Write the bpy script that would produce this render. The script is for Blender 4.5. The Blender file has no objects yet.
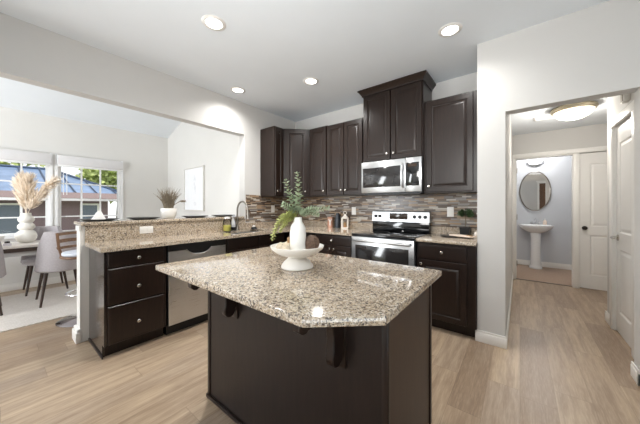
import bpy, bmesh, math, random
from mathutils import Vector, Matrix
random.seed(7)
C = bpy.context.scene.collection
S = bpy.context.scene
PI = math.pi

# ------------------------------------------------------------------ camera
cam_d = bpy.data.cameras.new('camera')
cam = bpy.data.objects.new('camera', cam_d); C.objects.link(cam)
cam.location = (0, 0, 1.252)
cam.rotation_euler = (PI / 2, 0, 0.663)
cam_d.sensor_width = 36; cam_d.sensor_fit = 'HORIZONTAL'
cam_d.lens = 36 * 255.9 / 640
cam_d.shift_y = -6.25 / 640
cam_d.clip_start = 0.02
S.camera = cam

# ------------------------------------------------------------------ world, sun, large lights, exposure
S.view_settings.view_transform = 'Standard'
S.view_settings.look = 'None'
S.view_settings.gamma = 1
S.view_settings.exposure = 0.12
try: S.view_settings.use_curve_mapping = False
except Exception: pass
try:
    S.cycles.max_bounces = 10; S.cycles.diffuse_bounces = 6; S.cycles.glossy_bounces = 5
    S.cycles.transmission_bounces = 8; S.cycles.transparent_max_bounces = 12
    S.cycles.caustics_reflective = False; S.cycles.caustics_refractive = False
    S.cycles.sample_clamp_indirect = 6
    S.cycles.use_denoising = True
except Exception: pass
W = bpy.data.worlds.new('sky'); S.world = W; W.use_nodes = True
wn = W.node_tree
bg = wn.nodes['Background']
sky = wn.nodes.new('ShaderNodeTexSky')
sky.sky_type = 'HOSEK_WILKIE'; sky.turbidity = 3.0; sky.ground_albedo = 0.5
sky.sun_direction = Vector((0.35, 0.45, 0.8)).normalized()
mixs = wn.nodes.new('ShaderNodeMix'); mixs.data_type = 'RGBA'; mixs.inputs[0].default_value = 0.72
wn.links.new(sky.outputs[0], mixs.inputs[6]); mixs.inputs[7].default_value = (1.0, 1.0, 1.0, 1)
wn.links.new(mixs.outputs[2], bg.inputs[0])
bg.inputs[1].default_value = 1.5

def light(name, kind, loc, rot, energy, size=1, size_y=None, color=(1, 1, 1), parent=None, **kw):
    d = bpy.data.lights.new(name, kind); d.energy = energy; d.color = color
    if kind == 'AREA':
        d.shape = 'RECTANGLE'; d.size = size; d.size_y = size_y or size
    elif kind != 'SUN':
        d.shadow_soft_size = size
    for k, v in kw.items(): setattr(d, k, v)
    o = bpy.data.objects.new(name, d); C.objects.link(o)
    o.location = loc; o.rotation_euler = rot
    if parent: o.parent = parent
    return o
sun = light('sun', 'SUN', (0, 0, 20), (0, 0, 0), 3.2, color=(1, .96, .9))
sun.data.angle = 0.02
sun.rotation_euler = Vector((0.35, 0.45, 0.8)).to_track_quat('Z', 'Y').to_euler()
# unseen fill lights, added to brighten the rooms; no windows modelled at these spots
light('living_fill_light', 'AREA', (-1.9, -3.9, 1.5), (PI / 2, 0, 0), 14, 2.4, 2.2, (.97, .985, 1))  # added fill from behind the camera
light('side_fill_light', 'AREA', (4.05, -.9, 1.5), (PI / 2, 0, PI / 2), 6, 3.4, 2.0, (1, .985, .96))  # added fill from the right, out of view
light('dining_fill_light', 'AREA', (-3.95, -3.4, 1.6), (PI / 2 + .38, 0, .52), 160, 1.3, 2.3, (.93, .97, 1))  # added fill for the dining room walls and vault, out of view
fl = light('ceiling_fill_light', 'AREA', (.75, -.75, .55), (0, 0, 0), 50, 2.0, 1.6, (.87, .955, 1))  # added fill facing up to brighten the ceiling; no fixture there
f2 = light('front_fill_light', 'AREA', (-.62, -.65, 2.0), (0, 0, 0), 19, .9, .8, (1, .99, .97), spread=1.9)  # added fill beside the camera, aimed at the back cabinets and ceiling
f2.rotation_euler = Vector((.30, -.92, -.20)).to_track_quat('Z', 'Y').to_euler()
f3 = light('left_fill_light', 'AREA', (-1.6, -1.0, .6), (PI, 0, 0), 8, 1.6, 1.2, (.86, .95, 1))  # second added up-facing fill, for the left part of the ceiling
fl.rotation_euler = Vector((.10, -.12, -1)).to_track_quat('Z', 'Y').to_euler()

# ------------------------------------------------------------------ materials
def nodes(name):
    m = bpy.data.materials.new(name); m.use_nodes = True
    nt = m.node_tree; b = nt.nodes['Principled BSDF']
    return m, nt, b
def lin(c):
    return tuple((x / 12.92 if x <= .04045 else ((x + .055) / 1.055) ** 2.4) for x in c)
def rgb(r, g, b): return lin((r / 255, g / 255, b / 255)) + (1,)
def N(nt, t, **kw):
    n = nt.nodes.new(t)
    for k, v in kw.items(): setattr(n, k, v)
    return n
def L(nt, a, b): nt.links.new(a, b)
def mt(nt, op, a, b=None, c=None):
    n = N(nt, 'ShaderNodeMath', operation=op)
    for i, v in enumerate((a, b, c)):
        if v is None: continue
        if isinstance(v, (int, float)): n.inputs[i].default_value = v
        else: L(nt, v, n.inputs[i])
    return n.outputs[0]
def ramp(nt, fac, stops, const=False):
    n = N(nt, 'ShaderNodeValToRGB'); e = n.color_ramp.elements
    if const: n.color_ramp.interpolation = 'CONSTANT'
    while len(e) < len(stops): e.new(0.5)
    for el, (p, c) in zip(e, stops): el.position = p; el.color = c
    L(nt, fac, n.inputs[0]); return n.outputs[0]
def objco(nt): return N(nt, 'ShaderNodeTexCoord').outputs['Object']
def noise(nt, vec, scale, detail=3, rough=.5):
    n = N(nt, 'ShaderNodeTexNoise'); n.inputs['Scale'].default_value = scale
    n.inputs['Detail'].default_value = detail; n.inputs['Roughness'].default_value = rough
    L(nt, vec, n.inputs['Vector']); return n.outputs['Fac']
def mapping(nt, vec, scale=(1, 1, 1), rot=(0, 0, 0)):
    n = N(nt, 'ShaderNodeMapping'); n.inputs['Scale'].default_value = scale
    n.inputs['Rotation'].default_value = rot
    L(nt, vec, n.inputs['Vector']); return n.outputs[0]
def mixc(nt, fac, a, b):
    n = N(nt, 'ShaderNodeMix', data_type='RGBA')
    for i, v in ((0, fac), (6, a), (7, b)):
        if isinstance(v, (int, float)): n.inputs[i].default_value = v
        elif isinstance(v, tuple): n.inputs[i].default_value = v
        else: L(nt, v, n.inputs[i])
    return n.outputs[2]
def bump(nt, b, h, strength=.2, dist=.002):
    n = N(nt, 'ShaderNodeBump'); n.inputs['Strength'].default_value = strength
    n.inputs['Distance'].default_value = dist
    L(nt, h, n.inputs['Height']); L(nt, n.outputs[0], b.inputs['Normal'])
def plain(name, col, rough=.5, metal=0, vary=.06, vscale=12, spec=.5, coat=0, emit=None, estr=0, trans=0, ior=1.45):
    m, nt, b = nodes(name)
    f = noise(nt, objco(nt), vscale)
    dark = tuple(c * (1 - vary) for c in col[:3]) + (1,); lite = tuple(min(1, c * (1 + vary)) for c in col[:3]) + (1,)
    L(nt, ramp(nt, f, [(.3, dark), (.7, lite)]), b.inputs['Base Color'])
    b.inputs['Roughness'].default_value = rough; b.inputs['Metallic'].default_value = metal
    b.inputs['Specular IOR Level'].default_value = spec
    b.inputs['Coat Weight'].default_value = coat; b.inputs['Coat Roughness'].default_value = .12
    b.inputs['IOR'].default_value = ior; b.inputs['Transmission Weight'].default_value = trans
    if emit: b.inputs['Emission Color'].default_value = emit; b.inputs['Emission Strength'].default_value = estr
    return m
M = {}
def wallmat(name, col, rough=.7):
    m = plain(name, col, rough, vary=.012, vscale=3, spec=.25)
    nt = m.node_tree; bump(nt, nt.nodes['Principled BSDF'], noise(nt, objco(nt), 260, 2), .06, .001); return m
M['wall'] = wallmat('wall_paint', rgb(206, 204, 201))
M['dining'] = wallmat('dining_paint', rgb(224, 222, 218))
M['bath'] = wallmat('bath_paint', rgb(196, 198, 202))
M['ceil'] = wallmat('ceiling_paint', rgb(233, 238, 243), .8)
M['trim'] = plain('white_trim', rgb(236, 234, 230), .35, vary=.01)
M['door'] = plain('white_door', rgb(232, 230, 227), .4, vary=.01)

def floor_mat():
    m, nt, b = nodes('oak_plank_floor'); co = objco(nt)
    sp = N(nt, 'ShaderNodeSeparateXYZ'); L(nt, co, sp.inputs[0]); x, y = sp.outputs[0], sp.outputs[1]
    xr = mt(nt, 'DIVIDE', x, .182); row = mt(nt, 'FLOOR', xr)
    w1 = N(nt, 'ShaderNodeTexWhiteNoise', noise_dimensions='1D'); L(nt, row, w1.inputs['W'])
    yy = mt(nt, 'MULTIPLY_ADD', w1.outputs['Value'], 7.3, mt(nt, 'DIVIDE', y, 1.22))
    cell = mt(nt, 'FLOOR', yy)
    cb = N(nt, 'ShaderNodeCombineXYZ'); L(nt, row, cb.inputs[0]); L(nt, cell, cb.inputs[1])
    w2 = N(nt, 'ShaderNodeTexWhiteNoise', noise_dimensions='2D'); L(nt, cb.outputs[0], w2.inputs['Vector'])
    r2 = w2.outputs['Value']
    base = ramp(nt, r2, [(0, rgb(152, 131, 110)), (.35, rgb(174, 152, 128)), (.7, rgb(190, 168, 142)), (1, rgb(164, 146, 129))])
    # grain, shifted per plank
    cb2 = N(nt, 'ShaderNodeCombineXYZ')
    L(nt, mt(nt, 'MULTIPLY', x, 16), cb2.inputs[0]); L(nt, mt(nt, 'MULTIPLY', y, 1.3), cb2.inputs[1])
    L(nt, mt(nt, 'MULTIPLY', r2, 40), cb2.inputs[2])
    g = noise(nt, cb2.outputs[0], 1.6, 7, .62)
    g2 = noise(nt, cb2.outputs[0], 9, 4, .6)
    col = mixc(nt, ramp(nt, g, [(.36, (0, 0, 0, 1)), (.68, (1, 1, 1, 1))]), mixc(nt, .62, base, rgb(120, 97, 78)), base)
    col = mixc(nt, mt(nt, 'MULTIPLY', ramp(nt, g2, [(.45, (0, 0, 0, 1)), (.75, (1, 1, 1, 1))]), .28), col, rgb(214, 192, 166))
    fx = mt(nt, 'FRACT', xr); fy = mt(nt, 'FRACT', yy)
    seam = mt(nt, 'MAXIMUM', mt(nt, 'LESS_THAN', fx, .012), mt(nt, 'LESS_THAN', fy, .0025))
    col = mixc(nt, mt(nt, 'MULTIPLY', seam, .45), col, rgb(96, 76, 60))
    L(nt, col, b.inputs['Base Color'])
    b.inputs['Roughness'].default_value = .34; b.inputs['Specular IOR Level'].default_value = .45
    bump(nt, b, mt(nt, 'SUBTRACT', g2, seam), .08, .001)
    return m
M['floor'] = floor_mat()

def granite(name, sc=1.0):
    m, nt, b = nodes(name); co = objco(nt)
    def vor(scale, feat='F1'):
        v = N(nt, 'ShaderNodeTexVoronoi', feature=feat); v.inputs['Scale'].default_value = scale * sc
        L(nt, co, v.inputs['Vector']); return v
    v1 = vor(190); v2 = vor(120); v3 = vor(300)
    s1 = N(nt, 'ShaderNodeSeparateColor'); L(nt, v1.outputs['Color'], s1.inputs[0])
    s2 = N(nt, 'ShaderNodeSeparateColor'); L(nt, v2.outputs['Color'], s2.inputs[0])
    s3 = N(nt, 'ShaderNodeSeparateColor'); L(nt, v3.outputs['Color'], s3.inputs[0])
    base = ramp(nt, s1.outputs[0], [(0, rgb(152, 134, 114)), (.18, rgb(184, 167, 145)), (.42, rgb(205, 191, 171)), (.68, rgb(174, 161, 145)), (.85, rgb(218, 208, 194))], True)
    blot = noise(nt, co, 9 * sc, 4, .6)
    base = mixc(nt, mt(nt, 'MULTIPLY', ramp(nt, blot, [(.4, (0, 0, 0, 1)), (.65, (1, 1, 1, 1))]), .25), base, rgb(184, 160, 130))
    dk = mt(nt, 'GREATER_THAN', mt(nt, 'ADD', s2.outputs[1], mt(nt, 'MULTIPLY', mt(nt, 'SUBTRACT', noise(nt, co, 60 * sc, 2), .5), .9)), .84)
    col = mixc(nt, dk, base, ramp(nt, s3.outputs[0], [(0, rgb(92, 84, 78)), (.5, rgb(132, 118, 104)), (1, rgb(146, 120, 94))], True))
    dk2 = mt(nt, 'GREATER_THAN', s3.outputs[2], .91)
    col = mixc(nt, dk2, col, rgb(82, 76, 72))
    L(nt, col, b.inputs['Base Color'])
    b.inputs['Roughness'].default_value = .09; b.inputs['Specular IOR Level'].default_value = .55
    b.inputs['Coat Weight'].default_value = .3; b.inputs['Coat Roughness'].default_value = .05
    return m
M['granite'] = granite('speckled_granite')

def mosaic():
    m, nt, b = nodes('mosaic_tile'); co = objco(nt)
    sp = N(nt, 'ShaderNodeSeparateXYZ'); L(nt, co, sp.inputs[0])
    u = mt(nt, 'ADD', sp.outputs[0], sp.outputs[1]); z = sp.outputs[2]
    zr = mt(nt, 'DIVIDE', z, .0175); row = mt(nt, 'FLOOR', zr)
    w1 = N(nt, 'ShaderNodeTexWhiteNoise', noise_dimensions='1D'); L(nt, row, w1.inputs['W'])
    ln = mt(nt, 'MULTIPLY_ADD', w1.outputs['Value'], 5.5, 5.2)
    uu = mt(nt, 'ADD', mt(nt, 'MULTIPLY', u, ln), mt(nt, 'MULTIPLY', w1.outputs['Value'], 31))
    cell = mt(nt, 'FLOOR', uu)
    cb = N(nt, 'ShaderNodeCombineXYZ'); L(nt, row, cb.inputs[0]); L(nt, cell, cb.inputs[1])
    w2 = N(nt, 'ShaderNodeTexWhiteNoise', noise_dimensions='2D'); L(nt, cb.outputs[0], w2.inputs['Vector'])
    r = w2.outputs['Value']
    col = ramp(nt, r, [(0, rgb(70, 56, 48)), (.14, rgb(152, 130, 108)), (.28, rgb(104, 86, 72)), (.40, rgb(184, 172, 156)),
                       (.52, rgb(118, 112, 108)), (.64, rgb(204, 198, 188)), (.73, rgb(86, 72, 62)), (.84, rgb(146, 142, 138)), (.92, rgb(164, 136, 108))], True)
    col = mixc(nt, mt(nt, 'MULTIPLY', noise(nt, co, 60, 3), .3), col, rgb(132, 112, 92))
    gr = mt(nt, 'MAXIMUM', mt(nt, 'LESS_THAN', mt(nt, 'FRACT', zr), .10), mt(nt, 'LESS_THAN', mt(nt, 'FRACT', uu), .018))
    col = mixc(nt, gr, col, rgb(120, 112, 104))
    L(nt, col, b.inputs['Base Color'])
    b.inputs['Roughness'].default_value = .22
    bump(nt, b, mt(nt, 'SUBTRACT', mt(nt, 'MULTIPLY', r, .6), gr), .25, .002)
    return m
M['mosaic'] = mosaic()

def cabwood(name, c1, c2, rough=.3, coat=.25, spec=.36):
    m, nt, b = nodes(name); co = objco(nt)
    f = noise(nt, mapping(nt, co, (22, 22, 2.2)), 2.2, 5, .6)
    L(nt, ramp(nt, f, [(.3, c1), (.7, c2)]), b.inputs['Base Color'])
    b.inputs['Roughness'].default_value = rough; b.inputs['Coat Weight'].default_value = coat
    b.inputs['Coat Roughness'].default_value = .18; b.inputs['Specular IOR Level'].default_value = spec
    return m
M['cab'] = cabwood('espresso_wood', rgb(28, 20, 16), rgb(42, 29, 23), .30, .0)
M['islandpanel'] = cabwood('espresso_panel', rgb(30, 22, 20), rgb(42, 31, 27), .38, .0)
M['glosspanel'] = cabwood('glossy_espresso_panel', rgb(30, 22, 20), rgb(42, 31, 27), .16, .5, .5)
M['litpanel'] = cabwood('lit_espresso_panel', rgb(50, 36, 28), rgb(64, 47, 36), .4, 0)  # espresso with the light on the island's right side painted in, browner and lighter
M['oak'] = cabwood('brown_wood', rgb(96, 70, 52), rgb(124, 94, 70), .45, 0)
M['darkleg'] = cabwood('dark_leg_wood', rgb(52, 40, 34), rgb(70, 54, 46), .4, 0)

def steel(name, col, rough, stretch=(2, 2, 160)):
    m, nt, b = nodes(name); co = objco(nt)
    f = noise(nt, mapping(nt, co, stretch), 3, 3)
    L(nt, ramp(nt, f, [(.3, tuple(c * .92 for c in col[:3]) + (1,)), (.7, col)]), b.inputs['Base Color'])
    b.inputs['Metallic'].default_value = 1
    L(nt, mt(nt, 'MULTIPLY_ADD', f, .1, rough), b.inputs['Roughness'])
    return m
M['steel'] = steel('brushed_stainless', rgb(204, 205, 206), .24)
M['chrome'] = steel('polished_chrome', rgb(222, 222, 224), .06, (1, 1, 1))
M['nickel'] = steel('satin_nickel', rgb(205, 200, 192), .2, (1, 1, 1))
M['pewter'] = steel('brushed_pewter', rgb(150, 144, 136), .28, (1, 1, 1))
M['black'] = plain('black_plastic', rgb(22, 22, 23), .35, vary=.1)
M['blackglass'] = plain('black_glass', rgb(14, 14, 16), .05, vary=.05, coat=.5)
M['ovenglass'] = plain('oven_glass', rgb(40, 38, 38), .08, vary=.1, coat=.5)
M['ring'] = plain('burner_ring', rgb(70, 70, 72), .2)
M['display'] = plain('display', rgb(60, 48, 40), .1, vary=.2)
M['white'] = plain('white_ceramic', rgb(238, 236, 231), .3, vary=.01, coat=.2)
M['porcelain'] = plain('porcelain', rgb(236, 236, 236), .15, vary=.01, coat=.4)
M['plaster'] = plain('matte_ceramic', rgb(232, 228, 220), .65, vary=.03)
M['plate'] = plain('charcoal_stoneware', rgb(48, 47, 48), .35, vary=.08)
M['linen'] = plain('white_linen', rgb(236, 234, 230), .85, vary=.03)
M['mirror'] = plain('mirror_glass', (.9, .9, .9, 1), .01, 1, vary=.002)
M['fabric'] = plain('grey_velvet', rgb(172, 166, 168), .85, vary=.07, vscale=60)
M['seatpad'] = plain('pale_seat_pad', rgb(205, 210, 220), .6, vary=.04)
M['tabletop'] = plain('whitewashed_tabletop', rgb(216, 208, 200), .4, vary=.06, vscale=8)
M['apron'] = plain('grey_table_rail', rgb(176, 172, 168), .5, vary=.05)
M['leaf'] = plain('eucalyptus_leaf', rgb(158, 172, 142), .6, vary=.25, vscale=25)
M['leaf2'] = plain('yellow_green_leaf', rgb(176, 180, 112), .6, vary=.3, vscale=40)
M['leaf3'] = plain('dark_green_leaf', rgb(70, 92, 58), .5, vary=.35, vscale=40)
M['stem'] = plain('brown_stem', rgb(112, 94, 70), .7, vary=.15)
M['grass'] = plain('dried_grass', rgb(132, 120, 102), .8, vary=.25, vscale=40)
M['pampas'] = plain('pampas_plume', rgb(240, 226, 208), .9, vary=.1, vscale=30)
M['wicker'] = plain('brown_wicker', rgb(108, 86, 72), .7, vary=.35, vscale=90)
M['shell'] = plain('cream_shell', rgb(226, 214, 194), .5, vary=.12, vscale=40)
M['tan'] = plain('tan_wood', rgb(170, 136, 98), .6, vary=.1)
M['copper'] = plain('copper_metal', rgb(206, 160, 138), .35, .6, vary=.1)
M['navy'] = plain('dark_blue_ceramic', rgb(56, 62, 70), .35, vary=.1)
M['cream'] = plain('cream_paint', rgb(238, 230, 220), .5, vary=.04)
M['pinkboard'] = plain('pale_pink_board', rgb(236, 218, 202), .5, vary=.06)
M['soap'] = plain('yellow_green_soap', rgb(222, 214, 112), .3, vary=.1)
M['clear'] = plain('clear_plastic', rgb(225, 225, 228), .08, vary=.02, trans=.35)
M['art'] = plain('art_paper', rgb(240, 241, 243), .8, vary=.01)
M['artmark'] = plain('art_print_grey', rgb(206, 208, 216), .8, vary=.05)
M['artframe'] = plain('pale_wood_frame', rgb(222, 219, 214), .5, vary=.03)
M['vinyl'] = plain('white_window_vinyl', rgb(244, 244, 244), .4, vary=.01)
M['blind'] = plain('roller_blind_fabric', rgb(226, 224, 224), .8, vary=.02)
M['lamp'] = plain('lamp_lens', rgb(255, 252, 245), .5, vary=0, emit=(1, .96, .9, 1), estr=6)
M['halllamp'] = plain('frosted_lamp_glass', rgb(255, 250, 235), .4, vary=0, emit=(1, .93, .80, 1), estr=.85)
M['vanitylamp'] = plain('vanity_lamp_glass', rgb(235, 236, 240), .3, vary=0, emit=(1, .98, .96, 1), estr=.6)
M['brass'] = plain('brushed_brass_trim', rgb(196, 184, 158), .35, .7, vary=.04)
M['bronze'] = plain('dark_bronze', rgb(46, 40, 36), .35, .6, vary=.1)
M['bathfloor'] = cabwood('bath_plank_floor', rgb(150, 124, 104), rgb(176, 150, 128), .4, 0)
M['siding'] = plain('mauve_siding', rgb(130, 112, 120), .8, vary=.06, vscale=4)
M['fascia'] = plain('mauve_fascia', rgb(168, 148, 152), .7, vary=.04)
M['soffit'] = plain('dark_soffit', rgb(110, 96, 98), .8, vary=.04)
M['houseglass'] = plain('bluish_window_glass', rgb(118, 128, 146), .1, vary=.05)
M['tree'] = plain('tree_leaf', rgb(186, 198, 132), .7, vary=.4, vscale=3)
M['bark'] = plain('tree_bark', rgb(100, 84, 70), .9, vary=.2)
M['lawn'] = plain('lawn', rgb(140, 150, 104), .95, vary=.2, vscale=2)

def roofmat():
    m, nt, b = nodes('blue_metal_roof'); co = objco(nt)
    f = noise(nt, co, 2)
    L(nt, ramp(nt, f, [(.3, rgb(98, 124, 158)), (.7, rgb(128, 154, 190))]), b.inputs['Base Color'])
    b.inputs['Roughness'].default_value = .4; b.inputs['Metallic'].default_value = .2
    return m
M['roof'] = roofmat()
M['roofseam'] = plain('dark_roof_seam', rgb(60, 78, 104), .5)
def rugmat():
    m, nt, b = nodes('woven_rug'); co = objco(nt)
    w = N(nt, 'ShaderNodeTexWave', wave_type='BANDS', bands_direction='DIAGONAL'); w.inputs['Scale'].default_value = 14
    w.inputs['Distortion'].default_value = 1.5; L(nt, co, w.inputs['Vector'])
    f = mt(nt, 'MULTIPLY', w.outputs['Fac'], noise(nt, co, 30, 4))
    L(nt, ramp(nt, f, [(.1, rgb(206, 198, 190)), (.6, rgb(228, 222, 216))]), b.inputs['Base Color'])
    b.inputs['Roughness'].default_value = .95; bump(nt, b, noise(nt, co, 120, 2), .4, .004)
    return m
M['rug'] = rugmat()
def glassmat():
    m = bpy.data.materials.new('window_glass'); m.use_nodes = True; nt = m.node_tree
    out = nt.nodes['Material Output']; nt.nodes.remove(nt.nodes['Principled BSDF'])
    t = N(nt, 'ShaderNodeBsdfTransparent'); g = N(nt, 'ShaderNodeBsdfGlossy'); g.inputs['Roughness'].default_value = .02
    fr = N(nt, 'ShaderNodeFresnel'); fr.inputs[0].default_value = 1.15
    mx = N(nt, 'ShaderNodeMixShader'); L(nt, fr.outputs[0], mx.inputs[0]); L(nt, t.outputs[0], mx.inputs[1]); L(nt, g.outputs[0], mx.inputs[2])
    L(nt, mx.outputs[0], out.inputs[0]); return m
M['glass'] = glassmat()

# ------------------------------------------------------------------ geometry helpers
class MB:
    def __init__(s): s.bm = bmesh.new()
    def face(s, vs):
        try: return s.bm.faces.new(vs)
        except ValueError: return None
    def box(s, x0, x1, y0, y1, z0, z1, bev=0, seg=2):
        r = bmesh.ops.create_cube(s.bm, size=1)
        for v in r['verts']:
            v.co = Vector(((x0 + x1) / 2 + v.co.x * (x1 - x0), (y0 + y1) / 2 + v.co.y * (y1 - y0), (z0 + z1) / 2 + v.co.z * (z1 - z0)))
        if bev:
            es = list({e for v in r['verts'] for e in v.link_edges})
            bmesh.ops.bevel(s.bm, geom=es, offset=bev, segments=seg, affect='EDGES', profile=.5)
        return s
    def panel(s, x0, x1, z0, z1, y, rings, back=.0):
        """nested rectangles facing -y: rings = (inset, outward)"""
        prev = None
        rr = [(0, -back)] + rings
        for (i, o) in rr:
            vs = [s.bm.verts.new(p) for p in ((x0 + i, y - o, z0 + i), (x1 - i, y - o, z0 + i), (x1 - i, y - o, z1 - i), (x0 + i, y - o, z1 - i))]
            if prev:
                for k in range(4): s.face([prev[k], prev[(k + 1) % 4], vs[(k + 1) % 4], vs[k]])
            else: s.face(vs[::-1])
            prev = vs
        s.face(prev); return s
    def prism(s, pts, z0, z1, axis='z', bev=0, seg=2):
        f = {'z': lambda p, t: (p[0], p[1], t), 'y': lambda p, t: (p[0], t, p[1]), 'x': lambda p, t: (t, p[0], p[1])}[axis]
        a = [s.bm.verts.new(f(p, z0)) for p in pts]; b = [s.bm.verts.new(f(p, z1)) for p in pts]
        n = len(pts); fs = [s.face(a[::-1]), s.face(b)]
        for k in range(n): fs.append(s.face([a[k], a[(k + 1) % n], b[(k + 1) % n], b[k]]))
        if bev:
            bmesh.ops.recalc_face_normals(s.bm, faces=[q for q in fs if q])
            es = [e for e in {e for q in fs[:2] for e in q.edges}]
            bmesh.ops.bevel(s.bm, geom=es, offset=bev, segments=seg, affect='EDGES', profile=.5)
        return s
    def tube(s, pts, r, seg=10, closed=False, caps=True):
        pts = [Vector(p) for p in pts]; n = len(pts); rs = r if isinstance(r, (list, tuple)) else [r] * n
        rings = []; up = None
        for i, p in enumerate(pts):
            if closed: t = pts[(i + 1) % n] - pts[i - 1]
            else: t = pts[min(i + 1, n - 1)] - pts[max(i - 1, 0)]
            t = t.normalized() if t.length > 1e-9 else Vector((0, 0, 1))
            if up is None:
                up = Vector((0, 0, 1)) if abs(t.z) < .9 else Vector((1, 0, 0))
            a = t.cross(up)
            if a.length < 1e-6: a = t.cross(Vector((.3, 1, .2)))
            a.normalize(); bb = a.cross(t).normalized(); up = bb
            rings.append([s.bm.verts.new(p + rs[i] * (math.cos(2 * PI * k / seg) * a + math.sin(2 * PI * k / seg) * bb)) for k in range(seg)])
        m = n if closed else n - 1
        for i in range(m):
            A, B = rings[i], rings[(i + 1) % n]
            for k in range(seg): s.face([A[k], A[(k + 1) % seg], B[(k + 1) % seg], B[k]])
        if caps and not closed: s.face(rings[0][::-1]); s.face(rings[-1])
        return s
    def cyl(s, p0, p1, r0, r1=None, seg=20): return s.tube([p0, p1], [r0, r0 if r1 is None else r1], seg)
    def lathe(s, prof, c=(0, 0, 0), seg=32, M4=None):
        c = Vector(c); prev = None
        for (r, z) in prof:
            if r < 1e-6: vs = [s.bm.verts.new(c + Vector((0, 0, z)))]
            else: vs = [s.bm.verts.new(c + Vector((r * math.cos(2 * PI * k / seg), r * math.sin(2 * PI * k / seg), z))) for k in range(seg)]
            if prev:
                for k in range(seg):
                    a0, a1 = prev[k % len(prev)], prev[(k + 1) % len(prev)]; b0, b1 = vs[k % len(vs)], vs[(k + 1) % len(vs)]
                    q = []
                    for v in (a0, a1, b1, b0):
                        if v not in q: q.append(v)
                    if len(q) > 2: s.face(q)
            prev = vs
        return s
    def ball(s, c, r, sub=2, sc=(1, 1, 1), jit=0):
        g = bmesh.ops.create_icosphere(s.bm, subdivisions=sub, radius=1)
        for v in g['verts']:
            k = 1 + random.uniform(-jit, jit)
            v.co = Vector((c[0] + v.co.x * r * sc[0] * k, c[1] + v.co.y * r * sc[1] * k, c[2] + v.co.z * r * sc[2] * k))
        return s
    def leaf(s, p, d, ln, w, nrm=None, fold=.15):
        p = Vector(p); d = Vector(d).normalized()
        nrm = Vector(nrm) if nrm else Vector((random.uniform(-1, 1), random.uniform(-1, 1), random.uniform(-.2, 1)))
        a = d.cross(nrm)
        if a.length < 1e-4: a = d.cross(Vector((0, .3, 1)))
        a.normalize(); n = a.cross(d).normalized()
        v = [p, p + d * ln * .35 + a * w * .5 + n * fold * w, p + d * ln * .75 + a * w * .38 + n * fold * w, p + d * ln,
             p + d * ln * .75 - a * w * .38 + n * fold * w, p + d * ln * .35 - a * w * .5 + n * fold * w]
        m0 = s.bm.verts.new(p + d * ln * .5)
        q = [s.bm.verts.new(x) for x in v]
        for k in range(6): s.face([q[k], q[(k + 1) % 6], m0])
        return s
    def build(s, name, mat, parent=None, angle=32, recalc=True, loc=None):
        if recalc: bmesh.ops.recalc_face_normals(s.bm, faces=s.bm.faces)
        me = bpy.data.meshes.new(name); s.bm.to_mesh(me); s.bm.free()
        me.polygons.foreach_set('use_smooth', [True] * len(me.polygons))
        try: me.set_sharp_from_angle(angle=math.radians(angle))
        except Exception: pass
        me.materials.append(M[mat] if isinstance(mat, str) else mat)
        o = bpy.data.objects.new(name, me); C.objects.link(o)
        if parent: o.parent = parent
        if loc: o.location = loc
        return o
def tag(o, label, cat, group=None):
    o['label'] = label; o['category'] = cat
    if group: o['group'] = group
    return o
def thing(name, label, cat, loc=(0, 0, 0), rotz=0, group=None):
    o = bpy.data.objects.new(name, None); C.objects.link(o); o.empty_display_size = .1
    o.location = loc; o.rotation_euler = (0, 0, rotz)
    return tag(o, label, cat, group)
def struct(name, mb, mat, parent=None):
    o = mb.build(name, mat, parent)
    if not parent: o['kind'] = 'structure'
    return o
def rel(mb, name, mat, label, cat, base, group=None, **kw):
    """one-mesh thing whose mesh is written about its own base"""
    return tag(mb.build(name, mat, loc=base, **kw), label, cat, group)
def dup(root, loc, rotz, label):
    r = root.copy(); C.objects.link(r); r.location = loc; r.rotation_euler = (0, 0, rotz); r['label'] = label
    for ch in list(root.children):
        c = ch.copy(); C.objects.link(c); c.parent = r
        for g in list(ch.children):
            d = g.copy(); C.objects.link(d); d.parent = c
    return r

# ------------------------------------------------------------------ room constants (metres)
XL, YB, ZC = -3.17, 3.34, 2.75          # left wall, back wall, ceiling
XR, YW, XO = -.312, 2.773, -.10           # pantry wall: kitchen side, front face, hall side
XD, YD = -5.91, 2.30                     # dining window wall, dining picture wall
CT = .914; UB = 1.395                    # worktop, underside of wall cabinets
RX0, RX1 = -1.612, -.856                 # range bay

# ------------------------------------------------------------------ shell
struct('floor', MB().box(-6.2, 4.2, -4.2, 5.54, -.08, 0), 'floor')
struct('floor_bath', MB().box(-1.2, 1.6, 5.54, 7.1, -.08, 0.001), 'bathfloor')
struct('ceiling', MB().box(XL, 4.2, -4.2, YW + .1, ZC, ZC + .1).box(XL, XR + .01, YW + .1, YB + .12, ZC, ZC + .1), 'ceil')
struct('ceiling_hall', MB().box(XO - .02, 4.2, YW + .12, 7.1, 2.45, 2.55).box(-1.2, XO, 5.48, 7.1, 2.45, 2.55), 'ceil')
zs = lambda x: 2.688 + .337 * (x - XD)
struct('ceiling_dining', MB().prism([(XD - .12, zs(XD - .12)), (XL, zs(XL)), (XL, zs(XL) + .1), (XD - .12, zs(XD - .12) + .1)], -4.2, YD + .12, 'y'), 'ceil')
struct('wall_back', MB().box(XL - .13, XR, YB, YB + .12, 0, ZC), 'wall')
struct('wall_left', MB().box(XL - .13, XL, YD - .03, YB, 0, ZC).box(XL - .13, XL, -4.2, YD - .03, 2.29, 3.75).box(XL - .13, XL, YD - .03, YB, ZC, 3.75), 'wall')
struct('wall_half', MB().box(XL - .13, XL, .50, YD - .03, 0, 1.068), 'trim')
struct('wall_right', MB().box(XR, XO, YW, 5.48, 0, ZC), 'wall')
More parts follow.
